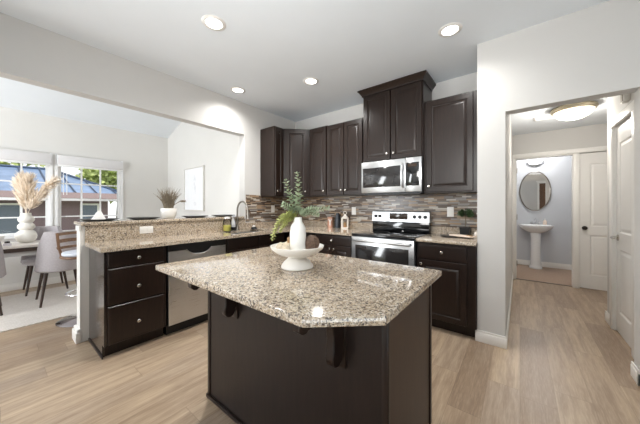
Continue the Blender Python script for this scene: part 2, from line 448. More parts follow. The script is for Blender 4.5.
struct('wall_header', MB().box(XO, .66, YW, YW + .12, 2.08, ZC).box(.66, 4.2, YW, YW + .12, 0, ZC), 'wall')
struct('wall_hall_right', MB().box(.75, .87, YW + .12, 3.28, 0, 2.45).box(.75, .87, 3.87, 4.12, 0, 2.45).box(.75, .87, 3.28, 3.87, 2.04, 2.45).box(.87, 1.6, 4.0, 4.12, 0, 2.45), 'wall')
struct('wall_hall_end', MB().box(-.25, -.06, 5.48, 5.6, 0, 2.45).box(-.06, .65, 5.48, 5.6, 2.05, 2.45).box(.65, .71, 5.48, 5.6, 0, 2.45)
       .box(.71, 1.47, 5.48, 5.6, 2.05, 2.45).box(1.47, 3.2, 5.48, 5.6, 0, 2.45), 'wall')
struct('wall_hall_far', MB().box(2.4, 2.5, 4.0, 5.48, 0, 2.45).box(1.6, 2.5, 3.9, 4.0, 0, 2.45), 'wall')
struct('wall_bath_back', MB().box(-1.2, 1.6, 6.95, 7.07, 0, 2.45), 'bath')
struct('wall_bath_left', MB().box(-1.1, -1.0, 5.6, 6.95, 0, 2.45), 'bath')
struct('wall_bath_right', MB().box(1.2, 1.3, 5.6, 6.95, 0, 2.45), 'bath')
struct('wall_dining_picture', MB().box(XD - .12, XL - .13, YD, YD + .12, 0, 3.75), 'dining')
WIN = [(-.275, .565), (.655, 1.49)]; WZ0, WZ1 = .80, 2.06
wd = MB().box(XD - .12, XD, -4.2, YD, 0, WZ0).box(XD - .12, XD, -4.2, YD, WZ1, 2.9)
for a, b in ((-4.2, WIN[0][0]), (WIN[0][1], WIN[1][0]), (WIN[1][1], YD)): wd.box(XD - .12, XD, a, b, WZ0, WZ1)
struct('wall_dining_window', wd, 'dining')
struct('wall_living_back', MB().box(-3.3, 4.2, -4.2, -4.1, 0, ZC), 'wall')
wl = struct('window_3', MB().box(.74, 1.46, -4.098, -4.06, .5, 2.5).box(.70, 1.50, -4.098, -4.05, 2.5, 2.58).box(.70, 1.50, -4.098, -4.05, .42, .5), 'trim')
sh = MB().box(.82, 1.38, -4.062, -4.05, .56, 2.44)
for k in range(30): sh.box(.84, 1.36, -4.05, -4.035, .58 + k * .062, .62 + k * .062)
sh.build('shutter', 'oak', wl)
struct('wall_living_right', MB().box(4.1, 4.2, -4.2, YW, 0, ZC), 'wall')

# trim: casings and baseboards
def base_run(name, pts):
    """baseboard: boxes (x0,x1,y0,y1)"""
    mb = MB()
    for (x0, x1, y0, y1) in pts:
        mb.box(x0, x1, y0, y1, 0, .085, .003).box(x0 + (0.003 if x1 - x0 < .03 else 0), x1 - (0.003 if x1 - x0 < .03 else 0), y0 + (0.003 if y1 - y0 < .03 else 0), y1 - (0.003 if y1 - y0 < .03 else 0), .085, .105)
    return struct(name, mb, 'trim')
base_run('baseboard_right', [(XR - .015, XO + .012, YW - .015, YW), (XO, XO + .012, YW, 5.47)])
base_run('baseboard_header', [(.645, 4.1, YW - .015, YW), (.645, .66, YW - .015, YW + .135), (.735, .75, YW + .12, 3.20), (.735, .75, 3.95, 4.135), (.735, .9, 4.12, 4.135)])
base_run('baseboard_bath', [(-1.0, 1.2, 6.935, 6.95)])
base_run('baseboard_dining', [(XD, XD + .015, -4.2, YD), (XD, XL - .13, YD - .015, YD)])
base_run('baseboard_half', [(XL - .145, XL + .004, .485, .50), (XL - .145, XL - .13, .50, YD - .03)])
struct('trim_1', MB().box(XL - .135, XL + .004, .492, .503, .105, 1.066).box(XL - .145, XL + .008, .484, .503, 1.02, 1.066, .004).box(XL - .165, XL + .012, .462, .503, 0, .095, .006).box(XL - .155, XL + .008, .472, .503, .095, .125, .006), 'trim')
# bath door casing, closet casing
cs = MB()
for (a, b) in ((-.13, -.062), (.648, .712), (1.468, 1.54)): cs.box(a, b, 5.462, 5.48, 0, 2.052, .004)
cs.box(-.13, 1.54, 5.460, 5.48, 2.052, 2.12, .004)
cs.box(-.062, -.05, 5.48, 5.6, 0, 2.05).box(.64, .652, 5.48, 5.6, 0, 2.05).box(-.05, .64, 5.48, 5.6, 2.038, 2.05)
struct('trim_2', cs, 'trim')
struct('trim_3', MB().box(.732, .75, 3.205, 3.282, 0, 2.04, .004).box(.732, .75, 3.868, 3.945, 0, 2.04, .004).box(.730, .75, 3.205, 3.945, 2.04, 2.115, .004)
       .box(.75, .87, 3.28, 3.288, 0, 2.04).box(.75, .87, 3.862, 3.87, 0, 2.04), 'trim')
struct('trim_4', MB().box(-.06, .65, 5.515, 5.545, .0005, .008), 'pewter')

# tile backsplash on two walls
struct('wall_tile_back', MB().box(XL + .012, XR - .001, YB - .012, YB, CT, UB + .02), 'mosaic')
struct('wall_tile_left', MB().box(XL, XL + .012, YD - .01, YB, 1.0, UB + .02), 'mosaic')

# windows of the dining room
for i, (a, b) in enumerate(WIN):
    w = MB(); x0, x1 = XD - .09, XD - .02
    fr = .042
    w.box(x0, x1, a, a + fr, WZ0, WZ1).box(x0, x1, b - fr, b, WZ0, WZ1).box(x0, x1, a + fr, b - fr, WZ0, WZ0 + fr).box(x0, x1, a + fr, b - fr, WZ1 - fr, WZ1)
    w.box(x0, x1 + .01, a + fr, b - fr, 1.335, 1.375)
    for k in (1, 2):
        yy = a + fr + (b - a - 2 * fr) * k / 3
        w.box(x0 + .02, x1 - .02, yy - .011, yy + .011, WZ0 + fr, 1.335).box(x0 + .02, x1 - .02, yy - .011, yy + .011, 1.375, WZ1 - fr)
    for zz in (1.075, 1.62): w.box(x0 + .021, x1 - .021, a + fr, b - fr, zz - .010, zz + .010)
    # flat casing on the wall and a sill
    w.box(XD, XD + .014, a - .03, a, WZ0 - .05, WZ1 + .03).box(XD, XD + .014, b, b + .03, WZ0 - .05, WZ1 + .03)
    w.box(XD - .02, XD + .05, a - .03, b + .03, WZ0 - .03, WZ0)
    wo = struct('window_%d' % (i + 1), w, 'vinyl')
    MB().box(XD - .058, XD - .052, a + fr, b - fr, WZ0 + fr, WZ1 - fr).build('pane', 'glass', wo)
    bl = thing('roller_blind', ['rolled up white blind above the left dining window', 'rolled up white blind above the right dining window with hanging cord'][i], 'blind', (XD, (a + b) / 2, 1.90), 0, 'dining window blinds')
    hw = (b - a) / 2 + .012
    MB().box(.015, .075, -hw, hw, .02, .17, .006).build('valance', 'blind', bl)
    MB().box(.03, .06, -hw + .01, hw - .01, -.012, .02, .004).build('bottom_rail', 'vinyl', bl)
    if i == 1:
        MB().tube([(.05, -hw + .07, .02), (.05, -hw + .07, -.47)], .005, 6).tube([(.05, -hw + .11, .02), (.05, -hw + .11, -.47)], .005, 6).build('cord', 'vinyl', bl)

# ------------------------------------------------------------------ cabinets
DOOR = [(0, .016), (.003, .020), (.052, .020), (.057, .013), (.066, .011), (.088, .018), (.09, .018)]
SLAB = [(0, .014), (.004, .018), (.022, .020), (.026, .020)]
def knob(parent, x, z, mat='nickel', y=-.020):
    m = MB(); m.lathe([(0, 0), (.006, 0), (.005, .012), (.010, .016), (.0145, .021), (.0145, .025), (.010, .029), (0, .030)], seg=16)
    for v in m.bm.verts: v.co = Vector((x + v.co.x, y - v.co.z, z + v.co.y))
    return m.build('knob', mat, parent)
def front(parent, name, x0, x1, z0, z1, kx=None, kz=None, rings=DOOR, mat='cab'):
    o = MB().panel(x0, x1, z0, z1, 0, rings).build(name, mat, parent, 20)
    if kx is not None: knob(o, kx, kz)
    return o
def base_body(parent, x0, x1, depth, name='body', toe=.07, top=.88):
    return MB().box(x0, x1, 0.001, depth, .105, top).box(x0, x1, toe, depth, 0, .105).build(name, 'cab', parent)

FX = -2.647   # carcass face of the peninsula
t = thing('drawer_cabinet', 'espresso three drawer base cabinet at the open end of the peninsula', 'cabinet', (FX, .555, 0), PI / 2)
base_body(t, 0.018, .46, .515)
front(t, 'drawer', .022, .438, .742, .866, .23, .804, SLAB)
front(t, 'drawer', .022, .438, .434, .732, .23, .56, SLAB)
front(t, 'drawer', .022, .438, .115, .424, .23, .255, SLAB)
MB().prism([(0.002, .105), (0.002, .88), (.515, .88), (.515, 0), (.06, 0), (.06, .105)], 0, .017, 'x').build('end_panel', 'glosspanel', t)
MB().box(-.008, 0, .03, .515, 0, .022, .002).build('base_molding', 'cab', t)

# dishwasher
t = thing('dishwasher', 'stainless steel dishwasher built into the peninsula beside the drawers', 'dishwasher', (FX, 1.024, 0), PI / 2)
MB().box(.003, .609, .004, .51, .10, .875).build('body', 'black', t)
pts = [(.008, .105), (.604, .105), (.604, .812)]
for k in range(13):
    a = k / 12; xx = .44 - a * .27; dz = .055 * (1 - abs(2 * a - 1) ** 3.0)
    pts.append((xx, .812 - dz))
pts.append((.008, .812))
d = MB().prism(pts, -.020, 0.0, 'y', .003, 1).build('door', 'steel', t)
rim = [(x, -.019, z) for x, z in pts[3:16]]
MB().tube(rim, .008, 8).build('handle_lip', 'steel', d)
MB().prism([(.008, .875), (.604, .875), (.604, .80), (.44, .80), (.40, .755), (.21, .755), (.17, .80), (.008, .80)], -.012, .0, 'y').build('control_strip', 'black', t)
m = MB().lathe([(0, 0), (.011, 0), (.011, .003), (0, .003)], seg=18)
for v in m.bm.verts: v.co = Vector((.50 + v.co.x, -.0195 - v.co.z, .33 + v.co.y))
m.build('badge', 'pewter', d)
MB().box(.01, .60, .05, .5, 0, .10).build('toe_kick', 'black', t)

# sink base + corner
t = thing('sink_cabinet', 'espresso sink base cabinet under the faucet between dishwasher and corner', 'cabinet', (FX, 1.638, 0), PI / 2)
base_body(t, 0, .93, .515, top=.66); MB().box(0, .93, .001, .02, .66, .88).box(0, .018, .02, .515, .66, .88).box(.912, .93, .02, .515, .66, .88).build('face_frame', 'cab', t)
front(t, 'false_front', .02, .455, .742, .866, rings=SLAB); front(t, 'false_front', .465, .90, .742, .866, rings=SLAB)
front(t, 'door', .02, .455, .115, .732, .42, .69); front(t, 'door', .465, .90, .115, .732, .50, .69)
t = thing('corner_cabinet', 'espresso blind corner base cabinet behind the fruit stand', 'cabinet', (-2.64, 2.75, 0))
MB().box(-.51, .395, .001, .575, 0.0, .88).build('body', 'cab', t)
front(t, 'filler', .06, .385, .115, .866, rings=SLAB)
t = thing('drawer_base_cabinet', 'espresso base cabinet with one drawer left of the stainless range', 'cabinet', (-2.235, 2.75, 0))
base_body(t, 0, .62, .575)
front(t, 'drawer', .02, .588, .742, .866, .305, .80, SLAB)
front(t, 'door', .02, .30, .115, .732, .27, .69); front(t, 'door', .308, .588, .115, .732, .34, .69)
t = thing('drawer_base_cabinet', 'espresso base cabinet right of the range against the white wall', 'cabinet', (-.852, 2.75, 0))
base_body(t, 0, .536, .575)
front(t, 'drawer', .022, .46, .712, .862, .245, .79, SLAB)
front(t, 'door', .022, .46, .115, .698, .05, .66)
MB().box(.47, .536, -.004, .0, .105, .88).build('filler', 'cab', t)

# wall cabinets
def wallcab(label, loc, rz, x0, x1, depth, z0, z1, doors, knobs, extra=None):
    t = thing('wall_cabinet', label, 'cabinet', loc, rz, 'espresso wall cabinets')
    MB().box(x0, x1, .001, depth, z0, z1).build('body', 'cab', t)
    for (a, b), kx in zip(doors, knobs):
        front(t, 'door', a, b, z0 + .012, z1 - .016, kx, z0 + .075)
    return t
UF = YB - .322   # carcass face
wallcab('narrow espresso wall cabinet on the left wall, its side facing the camera', (XL + .322, 2.555, 0), PI / 2, 0, .175, .319, UB, 2.43, [(.008, .167)], [.03])
# corner cabinet with a diagonal face
P0 = Vector((XL + .322, 2.733)); P1 = Vector((XL + .61, UF)); dv = P1 - P0; ln = dv.length; ang = math.atan2(dv.y, dv.x)
t = thing('wall_cabinet', 'diagonal espresso corner wall cabinet behind the eucalyptus', 'cabinet', (P0.x, P0.y, 0), ang, 'espresso wall cabinets')
ca, sa = math.cos(-ang), math.sin(-ang)
def loc2(p): q = Vector(p) - P0; return (q.x * ca - q.y * sa, q.x * sa + q.y * ca)
MB().prism([loc2(p) for p in ((P0.x, P0.y + .001), (P1.x - .001, P1.y), (P1.x - .001, YB - .001), (XL + .001, YB - .001), (XL + .001, P0.y + .001))], UB, 2.43).build('body', 'cab', t)
front(t, 'door', .04, ln - .04, UB + .012, 2.414, ln - .07, UB + .075)
wallcab('narrow single door espresso wall cabinet right of the diagonal corner one', (XL + .612, UF, 0), 0, 0, .333, .32, UB, 2.43, [(.02, .325)], [.29])
wallcab('double door espresso wall cabinet just left of the microwave', (-2.224, UF, 0), 0, 0, .598, .32, UB, 2.42, [(.01, .295), (.303, .588)], [.262, .335])
wallcab('single door espresso wall cabinet right of the microwave', (-.862, UF, 0), 0, 0, .545, .32, UB, 2.425, [(.035, .488)], [.065])
t = thing('wall_cabinet', 'tall espresso wall cabinet with crown moulding above the microwave', 'cabinet', (RX0, YB - .355, 0), 0, 'espresso wall cabinets')
TW = RX1 - RX0
MB().box(0, TW, .001, .354, 1.806, 2.69).build('body', 'cab', t)
for a, b, kx in ((.012, .372, .335), (.384, .744, .42)): front(t, 'door', a, b, 1.815, 2.655, kx, 1.885)
cm = MB(); prev = None
for (o, z) in ((0, 2.66), (.008, 2.66), (.010, 2.675), (.022, 2.69), (.040, 2.715), (.050, 2.722), (.050, 2.738), (0, 2.738)):
    vs = [cm.bm.verts.new(p) for p in ((-o, .354, z), (-o, -o - .018, z), (TW + o, -o - .018, z), (TW + o, .354, z))]
    if prev:
        for k in range(3): cm.face([prev[k], prev[k + 1], vs[k + 1], vs[k]])
    prev = vs
cm.face(prev)
cm.build('crown_molding', 'cab', t, 25)

# ------------------------------------------------------------------ range and microwave
t = thing('range', 'stainless steel electric range with black glass cooktop', 'range', (RX0, 2.705, 0))
w = TW
MB().box(.002, w - .002, .02, .62, .03, .895).build('body', 'black', t)
ct_ = MB().box(0, w, -.022, .60, .897, .918, .004).build('cooktop', 'blackglass', t)
for (bx, by, br) in ((.2, .14, .105), (.56, .14, .09), (.2, .42, .08), (.56, .42, .105)):
    MB().lathe([(br - .004, .9183), (br, .9186), (br + .004, .9183)], (bx, by, 0), 40).build('burner_ring', 'ring', ct_)
od = MB().box(.004, w - .004, -.028, .018, .245, .885, .004).build('oven_door', 'steel', t)
MB().box(.06, w - .06, -.0305, -.028, .36, .79, .001).build('oven_window', 'ovenglass', od)
hd = MB().tube([(.04, -.03, .845), (.045, -.068, .845), (.06, -.076, .845), (w - .06, -.076, .845), (w - .045, -.068, .845), (w - .04, -.03, .845)], .013, 12)
hd.build('handle', 'steel', od)
MB().box(.004, w - .004, -.026, .018, .05, .236, .004).build('storage_drawer', 'steel', t)
MB().box(.004, w - .004, .535, .62, .918, 1.05, .003).build('backguard', 'blackglass', t)
bp = MB().prism([(.530, 1.045), (.545, 1.170), (.560, 1.182), (.622, 1.182), (.622, 1.045)], 0.002, w - .002, 'x').build('control_panel', 'steel', t)
dp = MB().box(.25, .49, .532, .545, 1.075, 1.155, .002).build('display', 'display', bp)
for kx in (.055, .115, .575, .64, .705):
    m = MB().lathe([(0, 0), (.021, 0), (.021, .012), (.017, .024), (0, .025)], seg=20)
    m.box(-.004, .004, -.018, .018, .02, .031)
    for v in m.bm.verts: v.co = Vector((kx + v.co.x, .541 - v.co.z, 1.112 + v.co.y))
    m.build('control_knob', 'black', bp)
for fx in (.05, w - .05):
    MB().cyl((fx, .08, 0), (fx, .08, .03), .018).build('foot', 'black', t); MB().cyl((fx, .56, 0), (fx, .56, .03), .018).build('foot', 'black', t)

t = thing('microwave', 'stainless over the range microwave under the tall cabinet', 'microwave', (RX0, YB - .40, 1.40))
MB().box(.001, w - .001, .02, .385, .0, .404).build('body', 'black', t)
md = MB().box(.002, .575, -.012, .02, .012, .402, .004).build('door', 'steel', t)
MB().box(.025, .515, -.0145, -.011, .08, .325, .001).build('window', 'ovenglass', md)
MB().tube([(.548, -.012, .335), (.548, -.045, .325), (.548, -.05, .31), (.548, -.05, .095), (.548, -.045, .08), (.548, -.012, .07)], .012, 10).build('handle', 'steel', md)
cp = MB().box(.577, w - .002, -.012, .02, .012, .402, .004).build('control_panel', 'steel', t)
MB().box(.582, w - .030, -.0145, -.011, .08, .345, .001).build('keypad', 'blackglass', cp)
MB().box(.60, .70, -.0155, -.014, .295, .33).build('clock_display', 'display', cp)
MB().box(.03, w - .03, .03, .34, -.012, .0).build('vent_grille', 'black', t)

# ------------------------------------------------------------------ stone
YF = 2.705
sx0, sx1, sy0, sy1 = -3.06, -2.70, 1.80, 2.40      # sink cut-out
t = thing('granite_worktop', 'L-shaped speckled granite worktop running from peninsula end to the range', 'worktop', (XL, .525, 0))
def R(x, y): return (x - XL, y - .525)
g = MB()
th0 = .882
outer = [R(-2.584, .525), R(-2.584, YF), R(RX0 - .002, YF), R(RX0 - .002, YB - .013), R(XL + .02, YB - .013), R(XL + .02, .525)]
bm = g.bm
ob = [bm.verts.new((*p, CT)) for p in outer]; hb = [bm.verts.new((*R(*p), CT)) for p in ((sx0, sy0), (sx1, sy0), (sx1, sy1), (sx0, sy1))]
# top as a fan of quads about the sink opening
o0, o1, o2, o3, o4, o5 = ob; h0, h1, h2, h3 = hb
tops = [[o5, o0, h1, h0], [o0, o1, h2, h1], [o1, o4, h3, h2], [o4, o5, h0, h3], [o1, o2, o3, o4]]
tf = [bm.faces.new(f) for f in tops]
ex = bmesh.ops.extrude_face_region(bm, geom=tf)
for v in [q for q in ex['geom'] if isinstance(q, bmesh.types.BMVert)]: v.co.z = th0
bmesh.ops.recalc_face_normals(bm, faces=bm.faces)
g.build('slab', 'granite', t)
MB().box(XL + .001 - XL, XL + .02 - XL, 0, YD - .03 - .525, CT - .03, 1.066).build('bar_splash', 'granite', t)
MB().box(.012, .032, YD - .03 - .525, YB - .013 - .525, CT, 1.0).build('wall_splash', 'granite', t)
MB().box(.032, RX0 - .002 - XL, YB - .032 - .525, YB - .012 - .525, CT, 1.0).build('wall_splash', 'granite', t)
t = thing('granite_worktop', 'short granite worktop piece right of the range', 'worktop', (RX1 + .002, YF, 0))
MB().box(0, .54, 0, .62, th0, CT, .005).build('slab', 'granite', t)
MB().box(0, .54, .603, .622, CT, 1.0).build('wall_splash', 'granite', t)
ba = rel(MB().prism([(0, 0), (.33, 0), (.345, .015), (.345, 1.74), (0, 1.74)], .0, .032, 'z', .006), 'breakfast_bar', 'granite',
    'raised granite bar top along the half wall carrying the dark plates', 'bar top', (-3.47, .495, 1.0685))

# ------------------------------------------------------------------ island
t = thing('island_cabinet', 'espresso kitchen island base with scrolled corbels', 'island', (-1.612, .876, 0))
IW, ID = 1.238, .555
MB().box(.0, IW - .018, .012, ID, .105, .88).box(0, IW - .018, .012, ID - .07, 0, .105).build('body', 'cab', t)
MB().box(0, IW - .02, 0, .012, 0, .88).build('front_panel', 'islandpanel', t)
MB().box(-.004, .022, -.006, .0, 0, .88, .002).build('corner_post', 'cab', t)
MB().box(IW - .022, IW + .004, -.006, .012, 0, .88, .002).build('corner_post', 'cab', t)
MB().prism([(.012, 0), (ID - .06, 0), (ID - .06, .105), (ID, .105), (ID, .88), (.012, .88)], IW - .018, IW, 'x').build('side_panel', 'litpanel', t)
MB().prism([(ID - .02, .105), (ID + .002, .105), (ID + .002, .88), (ID - .02, .88)], IW, IW + .006, 'x').build('end_strip', 'cab', t)
MB().box(-.01, IW, -.014, -.0005, 0, .022, .003).box(-.012, -.0005, -.014, ID - .06, 0, .022, .003).build('base_molding', 'cab', t)
for (a, b) in ((.02, .605), (.62, 1.2)):
    dr = MB().panel(a, b, .12, .866, 0, DOOR)
    for v in dr.bm.verts: v.co = Vector((v.co.x, ID - v.co.y, v.co.z))
    dr.build('door', 'cab', t, 20)
for cx in (.302, 1.035):
    prof = [(0, .88), (-.262, .88), (-.268, .860), (-.264, .838), (-.25, .826), (-.235, .823), (-.225, .830), (-.20, .830)]
    for k in range(9):      # upper cove
        a = k / 8 * PI / 2; prof.append((-.19 + .112 * math.sin(a), .826 - .06 * (1 - math.cos(a))))
    prof += [(-.074, .74), (-.076, .69)]
    for k in range(9):
        a = k / 8 * PI; prof.append((-.046 - .036 * math.cos(a), .665 - .045 * math.sin(a)))
    prof += [(-.008, .665), (0, .665)]
    c = MB().prism(prof, cx - .019, cx + .019, 'x', .004, 1).build('corbel', 'cab', t)
    MB().box(cx - .03, cx + .03, -.010, -.0005, .60, .88, .003).build('back_plate', 'cab', c)
g = MB().prism([(0, 0), (1.124, 0), (1.318, .17), (1.318, .878), (0, .878)], 0, .032, 'z', .006, 3)
rel(g, 'island_worktop', 'granite', 'large speckled granite island worktop with one clipped front corner', 'worktop', (-1.642, .575, .8815))

# ------------------------------------------------------------------ sink, faucet, things on the peninsula
t = thing('kitchen_sink', 'stainless undermount sink let into the peninsula worktop', 'sink', (-2.88, 2.10, .70))
k = MB(); hx, hy = .185, .305
k.box(-hx, hx, -hy, hy, -.004, 0)
for (a, b, c, d) in ((-hx, -hx + .004, -hy, hy), (hx - .004, hx, -hy, hy), (-hx, hx, -hy, -hy + .004), (-hx, hx, hy - .004, hy)): k.box(a, b, c, d, 0, .181)
k.build('basin', 'steel', t)
MB().lathe([(0, .001), (.04, .001), (.045, .004), (.03, .004), (0, .002)], seg=20).build('drain', 'chrome', t)
t = thing('kitchen_faucet', 'tall gooseneck faucet standing behind the sink', 'faucet', (-3.10, 2.10, CT))
MB().lathe([(0, 0), (.030, 0), (.030, .008), (.022, .016), (.019, .05), (.016, .06), (0, .06)], seg=20).build('base', 'pewter', t)
ar = [(0, 0, .05), (0, 0, .28)] + [(.115 - .115 * math.cos(a), 0, .28 + .115 * math.sin(a)) for a in [PI * k / 12 for k in range(1, 11)]]
ar += [(.232, .0, .285), (.238, 0, .25)]
MB().tube(ar, .0125, 12).build('spout', 'pewter', t)
MB().cyl((.238, 0, .255), (.248, 0, .165), .016, .019, 14).build('spray_head', 'pewter', t)
MB().tube([(0, -.018, .06), (0, -.05, .075), (.03, -.075, .10)], [.008, .007, .006], 8).build('lever', 'pewter', t)
t = thing('soap_jar', 'clear jar half full of yellow-green soap left of the faucet', 'jar', (-3.08, 1.93, CT))
MB().lathe([(0, .002), (.034, .002), (.037, .01), (.037, .062), (0, .062)], seg=24).build('soap', 'soap', t)
MB().lathe([(0, 0), (.038, 0), (.041, .006), (.041, .10), (.030, .118), (.030, .128), (.027, .128), (.027, .118), (.0385, .10), (.0385, .064)], seg=24).build('jar_glass', 'glass', t)
MB().lathe([(0, .128), (.031, .128), (.031, .142), (.01, .148), (0, .148)], seg=24).build('lid', 'white', t)
t.scale = (1.3, 1.3, 1.3)
t = thing('spray_bottle', 'clear bottle with a dark base between soap jar and faucet', 'bottle', (-3.09, 2.03, CT))
MB().lathe([(0, 0), (.026, 0), (.028, .004), (.028, .04), (0, .04)], seg=20).build('dark_base', 'black', t)
MB().lathe([(.028, .04), (.028, .09), (.012, .13), (.010, .15), (0, .15)], seg=20).build('bottle_body', 'clear', t)
MB().box(-.012, .03, -.009, .009, .15, .172, .003).build('spray_cap', 'clear', t)
t.scale = (1.2, 1.2, 1.2)
t = thing('scrub_brush', 'small black and white scrubber lying right of the faucet', 'scrubber', (-3.02, 2.32, CT))
MB().lathe([(0, 0), (.035, 0), (.043, .012), (.036, .03), (0, .04)], seg=20).build('brush_head', 'black', t)
MB().lathe([(.02, .036), (.022, .05), (.012, .058), (0, .06)], seg=16).build('grip', 'white', t)

def plate(y, dx, label, d=.32):
    r = d / 2
    return rel(MB().lathe([(0, 0), (r * .62, 0), (r * .70, .004), (r * .98, .017), (r, .021), (r * .97, .021), (r * .70, .009), (r * .62, .006), (0, .006)], seg=48), 'dinner_plate', 'plate', label, 'plate', (-3.32 + dx, y, 1.1005), 'dark plates along the bar top')
plate(.66, 0, 'large charcoal plate at the bar end nearest the camera, holding the napkin')
plate(1.045, 0, 'large charcoal plate on the bar between the napkin plate and the dried grass')
plate(1.62, 0, 'large charcoal plate on the bar just right of the dried grass pot')
plate(2.02, 0, 'large charcoal plate at the far end of the bar behind the faucet')
npk = MB(); v = [(-.065, -.05, 0), (.065, -.05, 0), (.075, .05, 0), (-.075, .05, 0), (.0, .0, .10), (-.02, .02, .105)]
bm = npk.bm; vs = [bm.verts.new(p) for p in v]
for f in ((0, 1, 4), (1, 2, 4), (2, 5, 4), (2, 3, 5), (3, 0, 5), (0, 4, 5), (3, 2, 1, 0)): bm.faces.new([vs[i] for i in f])
bmesh.ops.subdivide_edges(bm, edges=bm.edges, cuts=2, use_grid_fill=True)
for q in bm.verts: q.co += Vector((random.uniform(-.004, .004), random.uniform(-.004, .004), 0 if q.co.z < .004 else random.uniform(-.003, .003)))
rel(npk, 'folded_napkin', 'linen', 'white folded napkin standing on the nearest bar plate', 'napkin', (-3.33, .655, 1.107))

def blades(mb, n, h, spread, r0, thick=.0022, bend=.5):
    for i in range(n):
        a = random.uniform(0, 2 * PI); sp = random.uniform(0, spread); hh = h * random.uniform(.6, 1)
        p = [Vector((r0 * math.cos(a) * q, r0 * math.sin(a) * q, 0)) for q in (random.random(),)][0]
        d = Vector((math.cos(a), math.sin(a), 0))
        pts = [p + d * sp * (u ** 2) + Vector((0, 0, hh * (u - bend * sp * u ** 3))) for u in (0, .25, .5, .75, 1)]
        mb.tube(pts, [thick, thick, thick * .8, thick * .6, thick * .2], 4, caps=False)
    return mb
t = thing('grass_pot', 'white round pot of dried grass between plates on the bar', 'potted plant', (-3.36, 1.32, 1.1005))
MB().lathe([(0, 0), (.055, 0), (.068, .012), (.084, .05), (.090, .095), (.086, .122), (.080, .122), (.084, .095), (.078, .05), (0, .045)], seg=32).build('pot', 'white', t)
MB().lathe([(0, .108), (.080, .106)], seg=24).build('soil', 'stem', t)
b = blades(MB(), 150, .29, .12, .055, .0035)
b.build('grass_blades', 'grass', t, loc=(0, 0, .10))
b = MB(); b.tube([(0, 0, .08), (.02, .06, .17), (.03, .13, .215), (.03, .16, .215)], [.004, .004, .007, .002], 6)
for k in range(16): b.leaf((.03 + random.uniform(-.01, .01), .10 + k * .004, .205), (random.uniform(-.5, .5), 1, random.uniform(-.4, .6)), .04, .012)
b.build('grass_plume', 'grass', t)

def outlet(name, label, loc, rz, w=.072, h=.116, kind='outlet'):
    t = thing(name, label, kind, loc, rz)
    MB().box(-w / 2, w / 2, -.006, 0, -h / 2, h / 2, .002).build('cover_plate', 'trim', t)
    if w > h:
        for s in (-1, 1): MB().box(s * .02 - .014, s * .02 + .014, -.008, -.006, -.017, .017, .002).build('socket', 'white', t)
    else:
        for s in (-1, 1): MB().box(-.017, .017, -.008, -.006, s * .022 - .014, s * .022 + .014, .002).build('socket', 'white', t)
    return t
outlet('wall_outlet', 'white outlet on the back tile between lantern and range', (-1.955, YB - .0125, 1.175), 0)
outlet('wall_outlet', 'white outlet on the tile left of the small potted plant', (-.645, YB - .0125, 1.18), 0)
outlet('wall_outlet', 'white horizontal outlet set in the granite bar splash', (XL + .0205, 1.015, .995), PI / 2, .125, .075)
outlet('wall_switch', 'white switch plate on the left wall tile below the narrow cabinet', (XL + .0125, 2.80, 1.20), PI / 2, .072, .116, 'switch')

# ------------------------------------------------------------------ on the island
DX, DY, DZ = -.963, 1.031, .9138
DT = DZ + .112   # inside bottom of dish
t = thing('pedestal_dish', 'white footed ceramic dish in the middle of the island', 'dish', (DX, DY, DZ))
MB().lathe([(0, 0), (.083, 0), (.088, .004), (.087, .012), (.074, .032), (.056, .048), (.050, .056), (.052, .066), (.0, .066)], seg=40).build('foot', 'white', t)
MB().lathe([(0, .062), (.06, .063), (.105, .078), (.140, .104), (.147, .120), (.142, .121), (.134, .108), (.102, .088), (.06, .074), (0, .072)], seg=48).build('bowl', 'white', t)
t = thing('bottle_vase', 'white bottle-shaped vase standing in the footed dish', 'vase', (DX + .004, DY, DZ + .074))
MB().lathe([(0, 0), (.040, 0), (.044, .004), (.044, .122), (.041, .145), (.032, .165), (.023, .178), (.021, .202), (.017, .202), (.016, .175), (.0, .165)], seg=36).build('vase_body', 'white', t)
VT = Vector((DX + .004, DY, DZ + .074 + .195))
rv = Vector((.788, .615, 0)); fv = Vector((-.615, .788, 0))
def cp(r, f, z): return rv * r + fv * f + Vector((0, 0, z))
def bez(p, n):
    out = []
    for i in range(n):
        u = i / (n - 1); k = len(p) - 1
        out.append(sum((p[j] * (math.comb(k, j) * u ** j * (1 - u) ** (k - j)) for j in range(k + 1)), Vector((0, 0, 0))))
    return out
def euca(label, ctrl, n, size, mat, name, cat, group, base=VT, pair=True, wid=.8, droop=0):
    t = thing(name, label, cat, base, 0, group)
    pts = bez([Vector(c) for c in ctrl], 16)
    MB().tube([Vector((0, 0, -.09)) * .999] + pts, [.002] * 12 + [.0014] * 5, 5).build('stalk', 'stem', t)
    lf = MB()
    for i in range(n):
        u = .16 + .84 * i / (n - 1); f = u * 15; a = int(min(14, f)); p = pts[a].lerp(pts[a + 1], f - a); tg = (pts[a + 1] - pts[a]).normalized()
        s = size * 1.3 * (1.15 - .55 * u) * random.uniform(.8, 1.15)
        ang = i * 1.57 + random.uniform(-.3, .3)
        e1 = tg.orthogonal().normalized(); e2 = tg.cross(e1)
        for q in ((0, PI) if pair else (0,)):
            dd = (e1 * math.cos(ang + q) + e2 * math.sin(ang + q)) + tg * .45 + Vector((0, 0, -droop))
            lf.leaf(p, dd, s, s * wid, tg + Vector((random.uniform(-.3, .3), random.uniform(-.3, .3), random.uniform(-.3, .3))))
    lf.leaf(pts[-1], pts[-1] - pts[-2], size * .5, size * .35)
    lf.build('leaves', mat, t, recalc=False)
    return t
G = 'greenery in the white bottle vase'
